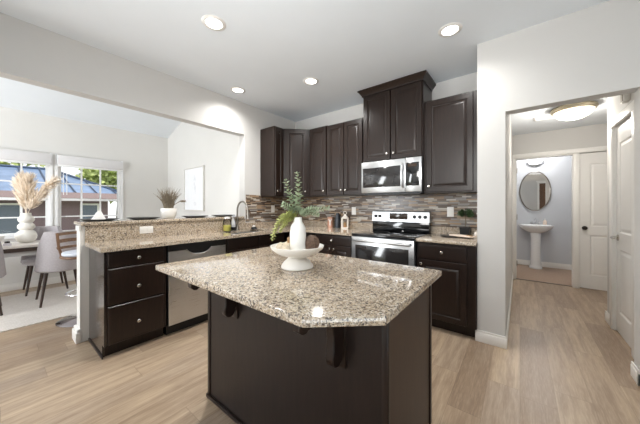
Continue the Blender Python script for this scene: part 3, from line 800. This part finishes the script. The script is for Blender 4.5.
euca('tallest upright eucalyptus stem in the white bottle vase', [(0, 0, 0), cp(-.004, 0, .08), cp(.01, .01, .15), cp(-.004, .01, .245)], 17, .030, 'leaf', 'eucalyptus_stem', 'plant stem', G)
euca('eucalyptus stem leaning left in the white bottle vase', [(0, 0, 0), cp(-.015, .01, .07), cp(-.05, .01, .12), cp(-.066, .0, .205)], 16, .028, 'leaf', 'eucalyptus_stem', 'plant stem', G)
euca('short eucalyptus stem leaning forward left in the bottle vase', [(0, 0, 0), cp(-.02, -.01, .05), cp(-.05, -.01, .06), cp(-.075, -.02, .075)], 12, .030, 'leaf', 'eucalyptus_stem', 'plant stem', G)
euca('leafy sprig reaching out to the right of the bottle vase', [(0, 0, 0), cp(.02, .01, .05), cp(.08, .02, .05), cp(.165, .03, .055)], 24, .027, 'leaf', 'leafy_sprig', 'plant stem', G, wid=.6)
euca('second leafy sprig right of the vase, below the longer one', [(0, 0, 0), cp(.01, .01, .04), cp(.06, .0, .04), cp(.11, .0, .02)], 20, .024, 'leaf', 'leafy_sprig', 'plant stem', G, wid=.65)
euca('yellow-green sprig drooping left over the rim of the footed dish', [(0, 0, 0), cp(-.02, -.01, .05), cp(-.11, -.02, .03), cp(-.135, -.02, -.11)], 36, .024, 'leaf2', 'leafy_sprig', 'plant stem', G, wid=.75, droop=.2)
euca('second yellow-green sprig hanging behind the left drooping one', [(0, 0, 0), cp(-.02, .02, .03), cp(-.07, .03, .02), cp(-.10, .04, -.07)], 24, .022, 'leaf2', 'leafy_sprig', 'plant stem', G, wid=.75, droop=.2)
euca('third yellow-green sprig bunched closest to the vase on the left', [(0, 0, 0), cp(-.01, .0, .03), cp(-.045, -.02, .01), cp(-.085, -.03, -.055)], 26, .022, 'leaf2', 'leafy_sprig', 'plant stem', G, wid=.75, droop=.1)
# ornaments lying in the dish
wb = MB().ball((0, 0, 0), .040, 3)
def ring_on(mb, c, r, n):
    for i in range(n):
        ax = Vector((random.gauss(0, 1), random.gauss(0, 1), random.gauss(0, 1))).normalized(); e1 = ax.orthogonal().normalized(); e2 = ax.cross(e1)
        mb.tube([Vector(c) + (e1 * math.cos(a) + e2 * math.sin(a)) * r for a in [2 * PI * k / 22 for k in range(22)]], .0028, 5, closed=True)
ring_on(wb, (0, 0, 0), .0415, 22)
p = Vector((DX, DY, 0)) + cp(.078, .01, 0)
rel(wb, 'wicker_ball', 'wicker', 'brown wicker ball resting in the dish right of the vase', 'ornament', (p.x, p.y, DZ + .074 + .058))
for i, (r, f, z, s, lab) in enumerate(((-.090, -.005, .046, .028, 'cream knotted ornament at the left in the footed dish'), (-.060, -.048, .044, .027, 'cream knotted ornament nearest the vase in the footed dish'), (-.060, .045, .046, .027, 'cream knotted ornament behind the other two in the dish'))):
    kb = MB().ball((0, 0, 0), s * .85, 2, (1, 1, .8), .05); ring_on(kb, (0, 0, 0), s * .85, 6)
    p = Vector((DX, DY, 0)) + cp(r, f, 0)
    rel(kb, 'knot_ornament', 'shell', lab, 'ornament', (p.x, p.y, DZ + .066 + z), 'cream ornaments in the footed dish')
p = Vector((DX, DY, 0)) + cp(-.042, .055, 0)
rel(MB().lathe([(0, 0), (.021, 0), (.021, .066), (.017, .070), (0, .070)], seg=20), 'pillar_candle', 'tan', 'tan pillar candle behind the vase, in the dish', 'candle', (p.x, p.y, DZ + .089))

# ------------------------------------------------------------------ on the back worktops
t = thing('letter_canister', 'copper canister with a white letter Y left of the lantern', 'canister', (-2.330, 3.25, CT), .5)
MB().lathe([(0, 0), (.046, 0), (.049, .004), (.049, .155), (.052, .162), (.047, .162), (.044, .15), (0, .02)], seg=32).build('canister_body', 'copper', t)
lt = MB()
for (a, b) in (((0, .088), (0, .035)), ((0, .088), (-.024, .135)), ((0, .088), (.024, .135))):
    lt.tube([(a[0], -.0485, a[1]), (b[0], -.045 if b[0] else -.0485, b[1])], .0085, 6)
lt.build('letter_y', 'trim', t)
t = thing('utensil_crock', 'dark blue-grey crock between the copper canister and the lantern', 'crock', (-2.215, 3.275, CT))
MB().lathe([(0, 0), (.036, 0), (.04, .005), (.04, .13), (.03, .165), (.03, .20), (.025, .20), (.025, .17), (0, .15)], seg=28).build('crock_body', 'navy', t)
MB().cyl((0, 0, .2), (0, 0, .225), .03, .024, 16).build('stopper', 'navy', t)
t = thing('lantern', 'small cream lantern with a ring handle left of the range', 'lantern', (-2.054, 3.235, CT), .45)
lw = .05; m = MB()
m.box(-lw, lw, -lw, lw, 0, .018, .003).box(-lw, lw, -lw, lw, .145, .16, .003)
for sx in (-1, 1):
    for sy in (-1, 1): m.box(sx * lw - .008 * (sx > 0) * 2, sx * lw + .008 * (sx < 0) * 2, sy * lw - .016 * (sy > 0), sy * lw + .016 * (sy < 0), .018, .145)
m.build('frame', 'cream', t)
MB().lathe([(.052 * 1.2, .16), (.035, .185), (.02, .197), (.02, .21), (0, .212)], seg=4).build('lantern_roof', 'cream', t).rotation_euler = (0, 0, PI / 4)
MB().tube([(.024 * math.cos(a), 0, .232 + .024 * math.sin(a)) for a in [2 * PI * k / 20 for k in range(20)]], .004, 8, closed=True).build('ring_handle', 'cream', t)
MB().lathe([(0, .018), (.024, .018), (.024, .085), (0, .087)], seg=18).build('candle', 'tan', t)
t = thing('potted_plant', 'small green plant in a square black pot right of the range', 'potted plant', (-.478, 3.235, CT))
m = MB(); m.prism([(-.043, -.043), (.043, -.043), (.043, .043), (-.043, .043)], 0, .10, 'z')
for v in m.bm.verts:
    if v.co.z > .05: v.co.x *= 1.16; v.co.y *= 1.16
m.build('pot', 'black', t)
MB().tube([(0, 0, .10), (.004, 0, .16), (0, .002, .24)], .004, 6).build('stalk', 'stem', t)
lf = MB()
for i in range(220):
    a = random.uniform(0, 2 * PI); b_ = random.uniform(-.3, 1); r = random.uniform(.02, .075)
    lf.leaf((r * .8 * math.cos(a), r * .7 * math.sin(a), .235 + .065 * b_ * random.uniform(.3, 1)), (math.cos(a), math.sin(a), random.uniform(-.3, .8)), random.uniform(.022, .04), .018)
lf.build('leaves', 'leaf3', t, recalc=False)
rel(MB().lathe([(0, 0), (.07, 0), (.10, .010), (.105, .014), (.07, .008), (0, .006)], seg=36), 'side_plate', 'plate', 'dark plate under the pale board right of the range', 'plate', (-.60, 3.08, CT + .0005))
t = thing('serving_board', 'pale pink serving board lying in front of the potted plant', 'board', (-.475, 3.035, CT + .0165), -.35)
MB().prism([(-.115, -.05), (.10, -.05), (.115, -.035), (.115, .05), (.10, .06), (-.09, .045)], 0, .014, 'z', .003).build('board', 'pinkboard', t)
MB().box(.06, .115, -.045, -.02, .0145, .022, .003).build('board_clip', 'tan', t)
rel(MB().lathe([(0, 0), (.016, 0), (.017, .003), (.017, .05), (.010, .06), (.010, .068), (0, .068)], seg=16), 'salt_shaker', 'cream', 'small cream shaker at the right end of the worktop by the wall', 'shaker', (-.36, 3.10, CT + .0005))

# ------------------------------------------------------------------ ceiling fittings
def can(x, y, label, power=92):
    t = thing('recessed_light', label, 'ceiling light', (x, y, ZC), 0, 'recessed ceiling lights')
    MB().lathe([(.062, -.002), (.066, -.008), (.086, -.006), (.094, -.001), (.094, .0), (.062, .0)], seg=36).build('trim_ring', 'trim', t)
    MB().lathe([(0, -.004), (.063, -.004), (.063, -.001), (0, -.001)], seg=32).build('lens', 'lamp', t)
    light('lamp', 'SPOT', (0, 0, -.02), (0, 0, 0), power, .05, None, (1, .985, .96), t, spot_size=2.7, spot_blend=1.0)
can(-1.976, 1.118, 'largest recessed ceiling light in view, above the peninsula side')
can(-.469, 2.401, 'recessed ceiling light right of the tall cabinet, by the white wall', 48)
can(-2.875, 1.957, 'recessed ceiling light nearest the left wall above the sink', 52)
can(-1.976, 2.355, 'recessed ceiling light in front of the back cabinets, between the other lights')
t = thing('flush_ceiling_light', 'round frosted flush light on the hall ceiling', 'ceiling light', (.51, 4.33, 2.45))
MB().lathe([(0, 0), (.185, 0), (.205, -.010), (.210, -.030), (.200, -.050), (.185, -.056), (.185, -.04), (0, -.04)], seg=40).build('base_ring', 'brass', t)
MB().lathe([(.186, -.050), (.178, -.080), (.145, -.115), (.085, -.140), (0, -.148)], seg=40).build('glass_bowl', 'halllamp', t)
light('lamp', 'SPOT', (-.1, .05, -.18), (0, 0, 0), 12, .05, None, (1, .95, .87), t, spot_size=2.75, spot_blend=.6)
light('bulb', 'POINT', (0, 0, -.23), (0, 0, 0), 17, .05, None, (1, .95, .87), t)
t = thing('ceiling_vent', 'white rectangular vent on the hall ceiling left of the light', 'vent', (.31, 4.62, 2.45))
MB().box(-.16, .16, -.085, .085, -.008, 0, .002).build('frame', 'trim', t)
for k in range(5): MB().box(-.14, .14, -.06 + k * .028, -.048 + k * .028, -.012, -.008).build('slat', 'trim', t)
t = thing('door_chime', 'small white and grey box high above the lever-handled door', 'chime box', (.75, 3.42, 2.22), -PI / 2)
MB().box(-.045, .045, -.04, 0, -.06, .06, .006).build('chime_cover', 'trim', t)
MB().box(-.03, .03, -.043, -.04, -.05, .05).build('speaker_grille', 'pewter', t)

# ------------------------------------------------------------------ doors and hall
HP = [(0, .0), (.0001, .0), (.012, -.008), (.020, -.008), (.045, -.001)]
def panel_door(name, w_, h_, loc, rz, panels, th=.035):
    """front at local y=0 facing -y"""
    o = bpy.data.objects.new(name, None); C.objects.link(o); o.location = loc; o.rotation_euler = (0, 0, rz); o['kind'] = 'structure'
    m = MB(); xs = sorted({0, w_} | {p[0] for p in panels} | {p[1] for p in panels}); zs_ = sorted({0, h_} | {p[2] for p in panels} | {p[3] for p in panels})
    for i in range(len(xs) - 1):
        for j in range(len(zs_) - 1):
            c = ((xs[i] + xs[i + 1]) / 2, (zs_[j] + zs_[j + 1]) / 2)
            if any(p[0] < c[0] < p[1] and p[2] < c[1] < p[3] for p in panels): continue
            m.face([m.bm.verts.new(q) for q in ((xs[i], 0, zs_[j]), (xs[i + 1], 0, zs_[j]), (xs[i + 1], 0, zs_[j + 1]), (xs[i], 0, zs_[j + 1]))])
    for p in panels:
        prev = None
        for (ii, oo) in HP:
            vs = [m.bm.verts.new(q) for q in ((p[0] + ii, -oo, p[2] + ii), (p[1] - ii, -oo, p[2] + ii), (p[1] - ii, -oo, p[3] - ii), (p[0] + ii, -oo, p[3] - ii))]
            if prev:
                for k in range(4): m.face([prev[k], prev[(k + 1) % 4], vs[(k + 1) % 4], vs[k]])
            prev = vs
        m.face(prev)
    b = [m.bm.verts.new(q) for q in ((0, th, 0), (w_, th, 0), (w_, th, h_), (0, th, h_))]; f = [m.bm.verts.new(q) for q in ((0, 0, 0), (w_, 0, 0), (w_, 0, h_), (0, 0, h_))]
    m.face(b[::-1])
    for k in range(4): m.face([f[k], f[(k + 1) % 4], b[(k + 1) % 4], b[k]])
    bmesh.ops.remove_doubles(m.bm, verts=m.bm.verts, dist=1e-5)
    m.build('door_leaf', 'door', o, 15)
    return o
def lever(par, x, z, mat, way=1):
    m = MB().lathe([(0, 0), (.031, 0), (.031, .006), (.026, .010), (.011, .014), (.010, .045), (0, .045)], seg=22)
    for v in m.bm.verts: v.co = Vector((x + v.co.x, -v.co.z, z + v.co.y))
    o = m.build('lever_handle', mat, par)
    MB().tube([(x, -.045, z), (x + way * .03, -.052, z), (x + way * .105, -.048, z)], [.011, .010, .007], 10).build('lever', mat, o)
# right hall door: local x runs toward the camera (-Y)
d1 = panel_door('door_1', .565, 2.025, (.765, 3.8605, .008), -PI / 2, [(.10, .465, .20, .82), (.10, .465, .98, 1.86)])
lever(d1, .065, .93, 'nickel', 1)
d2 = panel_door('door_2', .75, 2.03, (.715, 5.50, .012), 0, [(.11, .34, .20, .80), (.41, .64, .20, .80), (.11, .34, .93, 1.87), (.41, .64, .93, 1.87)])
m = MB().lathe([(0, 0), (.030, 0), (.030, .006), (.012, .012), (.012, .03), (.024, .038), (.028, .05), (.022, .062), (0, .066)], seg=20)
for v in m.bm.verts: v.co = Vector((.055 + v.co.x, -v.co.z, .905 + v.co.y))
m.build('door_knob', 'bronze', d2)
d3 = panel_door('door_3', .66, 2.03, (-.045, 5.60, .012), PI / 2 + .04, [(.11, .55, .20, .80), (.11, .55, .93, 1.87)])
for z in (.2, 1.0, 1.8): MB().box(-.004, .012, -.012, .0, z, z + .09, .002).build('hinge', 'pewter', d3)

# ------------------------------------------------------------------ bathroom
t = thing('pedestal_sink', 'white pedestal sink standing in the small bathroom', 'sink', (.25, 6.72, .001))
k = MB().lathe([(.0, .70), (.08, .70), (.17, .74), (.245, .80), (.27, .84), (.275, .86), (.255, .865), (.22, .85), (.12, .78), (0, .76)], seg=40)
for v in k.bm.verts:
    v.co.y *= .80
k.box(-.24, .24, .12, .225, .80, .868, .012)
k.build('basin', 'porcelain', t)
k = MB().lathe([(0, 0), (.105, 0), (.105, .03), (.088, .05), (.078, .35), (.078, .60), (.09, .72), (0, .72)], seg=28)
k.build('pedestal', 'porcelain', t)
fa = MB().box(-.075, .075, .145, .185, .868, .878, .003).tube([(0, .165, .875), (0, .165, .96), (0, .12, .985), (0, .06, .96)], [.012, .011, .010, .009], 10)
for s in (-1, 1): fa.lathe([(0, .875), (.018, .875), (.014, .90), (.02, .925), (0, .93)], (s * .06, .165, 0), 14)
fa.build('basin_faucet', 'chrome', t)
t = thing('soap_dispenser', 'pinkish soap dispenser on the right of the bathroom sink', 'soap bottle', (.40, 6.88, .8695))
MB().lathe([(0, 0), (.028, 0), (.030, .004), (.030, .07), (.015, .088), (.012, .095), (0, .095)], seg=18).build('bottle_body', 'pinkboard', t)
MB().tube([(0, 0, .095), (0, 0, .12), (0, -.03, .12)], .006, 8).build('pump', 'white', t)
t = thing('oval_mirror', 'oval silver-framed mirror above the pedestal sink', 'mirror', (.246, 6.949, 1.556))
def oval(mb, rx, rz, y0, y1, n=56):
    mb.prism([(rx * math.cos(2 * PI * k / n), rz * math.sin(2 * PI * k / n)) for k in range(n)], y0, y1, 'y'); return mb
oval(MB(), .240, .395, -.018, -.006).build('glass', 'mirror', t)
MB().tube([(.246 * math.cos(2 * PI * k / 64), -.014, .402 * math.sin(2 * PI * k / 64)) for k in range(64)], .011, 8, closed=True).build('frame', 'pewter', t)
t = thing('vanity_light', 'small curved vanity light above the oval mirror', 'wall light', (.246, 6.949, 2.14))
MB().box(-.06, .06, -.02, 0, -.03, .03, .004).build('back_plate', 'pewter', t)
MB().prism([(-.13, .03), (-.10, -.02), (-.04, -.045), (.04, -.045), (.10, -.02), (.13, .03), (.09, .02), (-.09, .02)], -.08, -.022, 'y', .006).build('glass_shade', 'vanitylamp', t)
MB().tube([(-.14, -.05, .045), (-.11, -.05, .0), (-.05, -.05, -.05), (.05, -.05, -.05), (.11, -.05, .0), (.14, -.05, .045)], .006, 8).build('metal_arm', 'pewter', t)
light('lamp', 'POINT', (0, -.45, .20), (0, 0, 0), 21, .08, None, (1, .98, .95), t)

# ------------------------------------------------------------------ dining room
rel(MB().box(-1.53 / 2, 1.53 / 2, -1.4, 1.4, 0, .010, .003), 'area_rug', 'rug', 'pale woven rug under the dining table', 'rug', (-4.80, -.2, .0005))
t = thing('dining_table', 'whitewashed dining table with dark edge rail by the windows', 'table', (-5.24, -.34, .0105))
MB().box(-.27, .27, -.95, .95, .705, .742, .006).build('tabletop', 'tabletop', t)
MB().box(-.255, .255, -.93, .93, .655, .7045).build('edge_rail', 'darkleg', t)
MB().box(-.235, .235, -.90, .90, .60, .655).build('apron', 'apron', t)
for sy in (-1, 1):
    lg = MB().box(-.05, .05, -.35 + sy * .38 - .05, -.35 + sy * .38 + .05, .06, .60, .004).box(-.22, .22, -.35 + sy * .38 - .05, -.35 + sy * .38 + .05, 0, .06, .008)
    lg.build('leg', 'apron', t)
TT = .0105 + .743
t = thing('bubble_vase', 'white bubble-tiered ceramic vase on the dining table', 'vase', (-5.30, .285, TT))
prof = [(0, 0)]
for (zc, r, h) in ((.085, .104, .085), (.215, .084, .052), (.312, .080, .05)):
    for k in range(9):
        a = -PI / 2 + PI * k / 8; prof.append((max(.055, r * (.35 + .65 * math.cos(a))), zc + h * math.sin(a)))
prof += [(.05, .365), (.046, .40), (.038, .40), (.038, .36), (0, .34)]
MB().lathe(prof, seg=40).build('vase_body', 'plaster', t)
VB = Vector((-5.30, .285, TT + .37))
def plume(label, tip, bend, ln, wdt):
    t = thing('pampas_stem', label, 'pampas stem', VB, 0, 'pampas grass in the bubble vase')
    pts = bez([Vector((0, 0, -.15)), Vector((0, 0, .1)), Vector(bend), Vector(tip)], 18)
    MB().tube(pts, .003, 5).build('stalk', 'pampas', t)
    m = MB()
    for i in range(750):
        u = .34 + .66 * random.random(); f = u * 17; a = int(min(16, f)); p = pts[a].lerp(pts[a + 1], f - a); tg = (pts[a + 1] - pts[a]).normalized()
        sd = Vector((random.gauss(0, 1), random.gauss(0, 1), random.gauss(0, 1))).normalized()
        env = math.sin(PI * min(1, (u - .30) / .72)) ** .6
        q = p + sd * wdt * env * random.uniform(.0, .7)
        m.leaf(q, tg + sd * .5 + Vector((0, 0, -.1)), ln * random.uniform(.8, 1.4), .007, None, .05)
    m.build('plume', 'pampas', t, recalc=False)
    return t
plume('upright pampas plume in the bubble vase', cp(-.05, 0, .50), cp(-.02, 0, .3), .10, .075)
plume('pampas plume leaning left in the bubble vase', cp(-.17, .05, .44), cp(-.05, 0, .28), .10, .07)
plume('pampas plume leaning slightly right in the bubble vase', cp(.07, -.03, .49), cp(.03, 0, .3), .10, .075)
plume('pampas plume sweeping far right in the bubble vase', cp(.40, -.02, .47), cp(.12, 0, .22), .09, .055)
t = thing('tea_bowl', 'white bowl at the left edge of the dining table', 'bowl', (-5.17, .0, TT))
MB().lathe([(0, 0), (.05, 0), (.055, .01), (.09, .06), (.10, .12), (.095, .12), (.08, .06), (0, .02)], seg=28).build('bowl_body', 'white', t)
b = MB().tube([(.02, .0, .03), (.0, .05, .2), (-.02, .03, .3)], [.006, .005, .003], 6); b.build('white_stem', 'white', t)
t = thing('napkin_ring', 'grey napkin with dark ring on the table beside the bowl', 'napkin', (-5.08, .115, TT))
MB().prism([(-.07, -.02), (.0, -.012), (.07, -.035), (.075, .035), (.0, .012), (-.07, .02)], 0, .03, 'z', .004).build('cloth', 'fabric', t)
MB().lathe([(.022, 0), (.024, .01), (.022, .022), (.018, .022), (.018, 0)], (0, 0, .028), 18).build('ring', 'bronze', t)

def chair(label, loc, rz, group='grey dining chairs'):
    """shell chair; local -x is the front (towards the table), back at +x"""
    t = thing('dining_chair', label, 'chair', loc, rz, group)
    m = MB(); n = 20
    # wrap-around back: arc from front-left to front-right, higher at the rear
    inn, out = [], []
    lv = [0, .12, .24, .36, .46, .50]
    def pos(a, off, h):
        rr = .235 + .02 * h / .5 + off; hw_ = .222
        return Vector((math.cos(a) * rr * .95 + .02 + .06 * h, math.sin(a) * (hw_ - .045 * h / .5 + off), .43 + h))
    grid_o, grid_i = [], []
    for i in range(n + 1):
        a = -1.75 + 3.5 * i / n
        top = .17 + .34 * max(0, min(1, (math.cos(a) + .35) / .9)) ** 1.2
        top = min(top, .49)
        grid_o.append([m.bm.verts.new(pos(a, .022, top * k / 5)) for k in range(6)])
        grid_i.append([m.bm.verts.new(pos(a, -.022, max(.02, top * k / 5))) for k in range(6)])
    for G_, rev in ((grid_o, 0), (grid_i, 1)):
        for i in range(n):
            for k in range(5): m.face([G_[i][k], G_[i + 1][k], G_[i + 1][k + 1], G_[i][k + 1]][::-1 if rev else 1])
    for i in range(n):
        m.face([grid_o[i][5], grid_o[i + 1][5], grid_i[i + 1][5], grid_i[i][5]]); m.face([grid_o[i][0], grid_i[i][0], grid_i[i + 1][0], grid_o[i + 1][0]])
    for e in (0, n):
        for k in range(5): m.face([grid_o[e][k], grid_o[e][k + 1], grid_i[e][k + 1], grid_i[e][k]])
    m.build('backrest', 'fabric', t, 60)
    so = [(.24 * math.cos(a) * .95 - .02 if math.cos(a) > 0 else .24 * math.cos(a) - .03, .235 * math.sin(a)) for a in [2 * PI * k / 32 for k in range(32)]]
    MB().prism(so, .40, .475, 'z', .02, 3).build('seat', 'fabric', t, 60)
    for sx in (-1, 1):
        for sy in (-1, 1):
            MB().tube([(sx * .16 - .02, sy * .15, .40), (sx * .225 - .02, sy * .205, 0)], [.020, .011], 12).build('leg', 'darkleg', t)
    return t
c1 = chair('grey upholstered dining chair with its back to the bar, nearest the stool', (-4.80, .565, .0105), 0)
c2 = dup(c1, (-4.82, -.14, .0105), .0, 'grey upholstered dining chair cut off by the left picture edge')
c3 = dup(c1, (-5.58, .49, .0105), PI, 'grey upholstered dining chair on the window side of the table, behind the vase')
t = thing('bar_stool', 'wood slat-back bar stool on a round chrome base beside the bar end', 'bar stool', (-3.82, .635, 0), 0)
MB().lathe([(0, 0), (.225, 0), (.23, .006), (.19, .016), (.08, .03), (.035, .05), (.028, .07), (0, .07)], seg=48).build('base', 'chrome', t)
MB().cyl((0, 0, .05), (0, 0, .69), .026, .022).build('pole', 'chrome', t)
MB().tube([(.0 + .15 * math.cos(a), .15 * math.sin(a), .30) for a in [2 * PI * k / 28 for k in range(28)]], .010, 8, closed=True).tube([(-.15, 0, .30), (.15, 0, .30)], .008, 8).build('foot_ring', 'chrome', t)
so = [(.20 * math.cos(a) * (1 if math.cos(a) > 0 else 1.05), .20 * math.sin(a)) for a in [2 * PI * k / 32 for k in range(32)]]
MB().prism(so, .69, .715, 'z', .006).build('seat_shell', 'oak', t)
MB().prism([(x * .93, y * .93) for x, y in so], .716, .752, 'z', .014, 3).build('seat_pad', 'seatpad', t, 60)
def arcpt(a, r, z): return (-.02 + r * math.cos(a) * 1.1, r * math.sin(a), z)
for zi, (z0, z1) in enumerate(((.775, .80), (.845, .882), (.925, .955))):
    m = MB(); n = 18; g0 = []
    for k in range(n + 1):
        a = PI - 1.15 + 2.3 * k / n
        g0.append([m.bm.verts.new(arcpt(a, r, z)) for (r, z) in ((.205, z0), (.222, z0), (.222 + .01, z1), (.205 + .01, z1))])
    for k in range(n):
        for q in range(4): m.face([g0[k][q], g0[k][(q + 1) % 4], g0[k + 1][(q + 1) % 4], g0[k + 1][q]])
    m.face(g0[0]); m.face(g0[-1][::-1])
    m.build('back_slat', 'oak', t, 40)
for a in (PI - 1.1, PI + 1.1):
    MB().tube([arcpt(a, .19, .70), arcpt(a, .214, .80), arcpt(a, .228, .955)], .013, 8).build('back_post', 'oak', t)
t = thing('framed_art', 'tall pale framed print hanging on the dining room wall', 'picture', (-4.735, YD - .001, 1.56))
fw, fh = .375, .405
m = MB()
for (a, b, c, d) in ((-fw, fw, -fh, -fh + .022), (-fw, fw, fh - .022, fh), (-fw, -fw + .022, -fh + .022, fh - .022), (fw - .022, fw, -fh + .022, fh - .022)): m.box(a, b, -.032, 0, c, d, .002)
m.build('frame', 'artframe', t)
pa = MB().box(-fw + .02, fw - .02, -.012, -.004, -fh + .02, fh - .02).build('print', 'art', t)
m = MB()
for k in range(26):
    a = random.uniform(0, 2 * PI); r = random.uniform(.02, .05); z = random.uniform(-.1, .2)
    m.tube([(r * math.cos(a) * .8 + .03, -.0125, z), (r * math.cos(a) * .9 + .04, -.0125, z + random.uniform(.02, .09))], .0015, 4)
m2 = MB(); m2.tube([(.04 + .03 * math.cos(2 * PI * k / 16), -.0125, -.27 + .03 * math.sin(2 * PI * k / 16)) for k in range(16)], .003, 4, closed=True)
m.build('drawing', 'artmark', pa); m2.build('printed_ring', 'artmark', pa)

# ------------------------------------------------------------------ outside the dining windows
o = MB().box(-40, XD - .2, -25, 30, -.95, -.78).build('ground_lawn', 'lawn'); o['kind'] = 'structure'
HX = -13.0
t = thing('neighbour_house', 'low mauve house with a blue metal roof outside the dining windows', 'house', (HX, 0, -.78))
MB().box(-7, 0, -9, 2.85, 0, 2.25).build('wall', 'siding', t)
MB().box(-7.5, .55, -9.5, 3.25, 2.25, 2.32).build('soffit', 'soffit', t)
MB().box(.53, .58, -9.5, 3.3, 2.30, 2.50).build('fascia', 'fascia', t)
m = MB(); zt = 3.62
rv_ = [(.58, -9.5, 2.48), (.58, 3.3, 2.48), (-3.4, 1.6, zt), (-3.4, -9.5, zt), (-7.5, 3.3, 2.48), (-7.5, -9.5, 2.48)]
vs = [m.bm.verts.new(p) for p in rv_]
m.face([vs[0], vs[1], vs[2], vs[3]]); m.face([vs[1], vs[4], vs[2]]); m.face([vs[2], vs[4], vs[5], vs[3]]); m.face([vs[0], vs[3], vs[5]]); m.face([vs[0], vs[5], vs[4], vs[1]])
rf = m.build('roof', 'roof', t)
sm = MB()
for k in range(26):
    y = -9.2 + k * .58
    u1 = 1.0 if y <= 1.6 else max(0, (3.3 - y) / 1.7)
    if u1 < .05: continue
    sm.tube([(.58, y, 2.50), (.58 - 3.98 * u1, y, 2.50 + (zt - 2.48) * u1)], .03, 4)
sm.tube([(.58, 3.3, 2.5), (-3.4, 1.6, zt + .02)], .05, 4).tube([(-3.4, 1.6, zt + .02), (-3.4, -9.5, zt + .02)], .06, 4)
sm.build('roof_seams', 'roofseam', rf)
for y, wd_ in ((.15, .80), (2.3, .42)):
    wf = MB().box(0, .03, y - wd_ / 2 - .07, y + wd_ / 2 + .07, .75, 2.12, .005).build('window', 'vinyl', t)
    MB().box(.03, .04, y - wd_ / 2, y + wd_ / 2, .82, 2.05).build('window_pane', 'houseglass', wf)
def tree(label, loc, h, r, n=1500):
    t = thing('leafy_tree', label, 'tree', loc, 0, 'trees behind the blue roof')
    MB().tube([(0, 0, 0), (.1, .05, h * .4), (0, 0, h * .75)], [.22, .16, .06], 8).build('trunk', 'bark', t)
    m = MB(); blobs = [(random.uniform(-r, r) * .6, random.uniform(-r, r) * .6, h * random.uniform(.5, .9), r * random.uniform(.4, .65)) for _ in range(9)]
    for i in range(n):
        b = random.choice(blobs); d = Vector((random.gauss(0, 1), random.gauss(0, 1), random.gauss(0, 1))).normalized()
        m.leaf(Vector(b[:3]) + d * b[3] * random.uniform(.6, 1), d + Vector((random.uniform(-.6, .6), random.uniform(-.6, .6), -.2)), .42, .26)
    m.build('crown', 'tree', t, recalc=False)
tree('tree behind the blue roof, farthest left in the dining windows', (-24, -4.6, -.78), 6.5, 2.1)
tree('tree behind the blue roof, seen between the two dining windows', (-25, .3, -.78), 6.2, 1.8)
tree('tree behind the blue roof at the right of the right window', (-24, 5.9, -.78), 6.6, 2.0)
tree('tree right of the blue roof, filling the right window corner', (-23, 10.2, -.78), 7.0, 2.2)
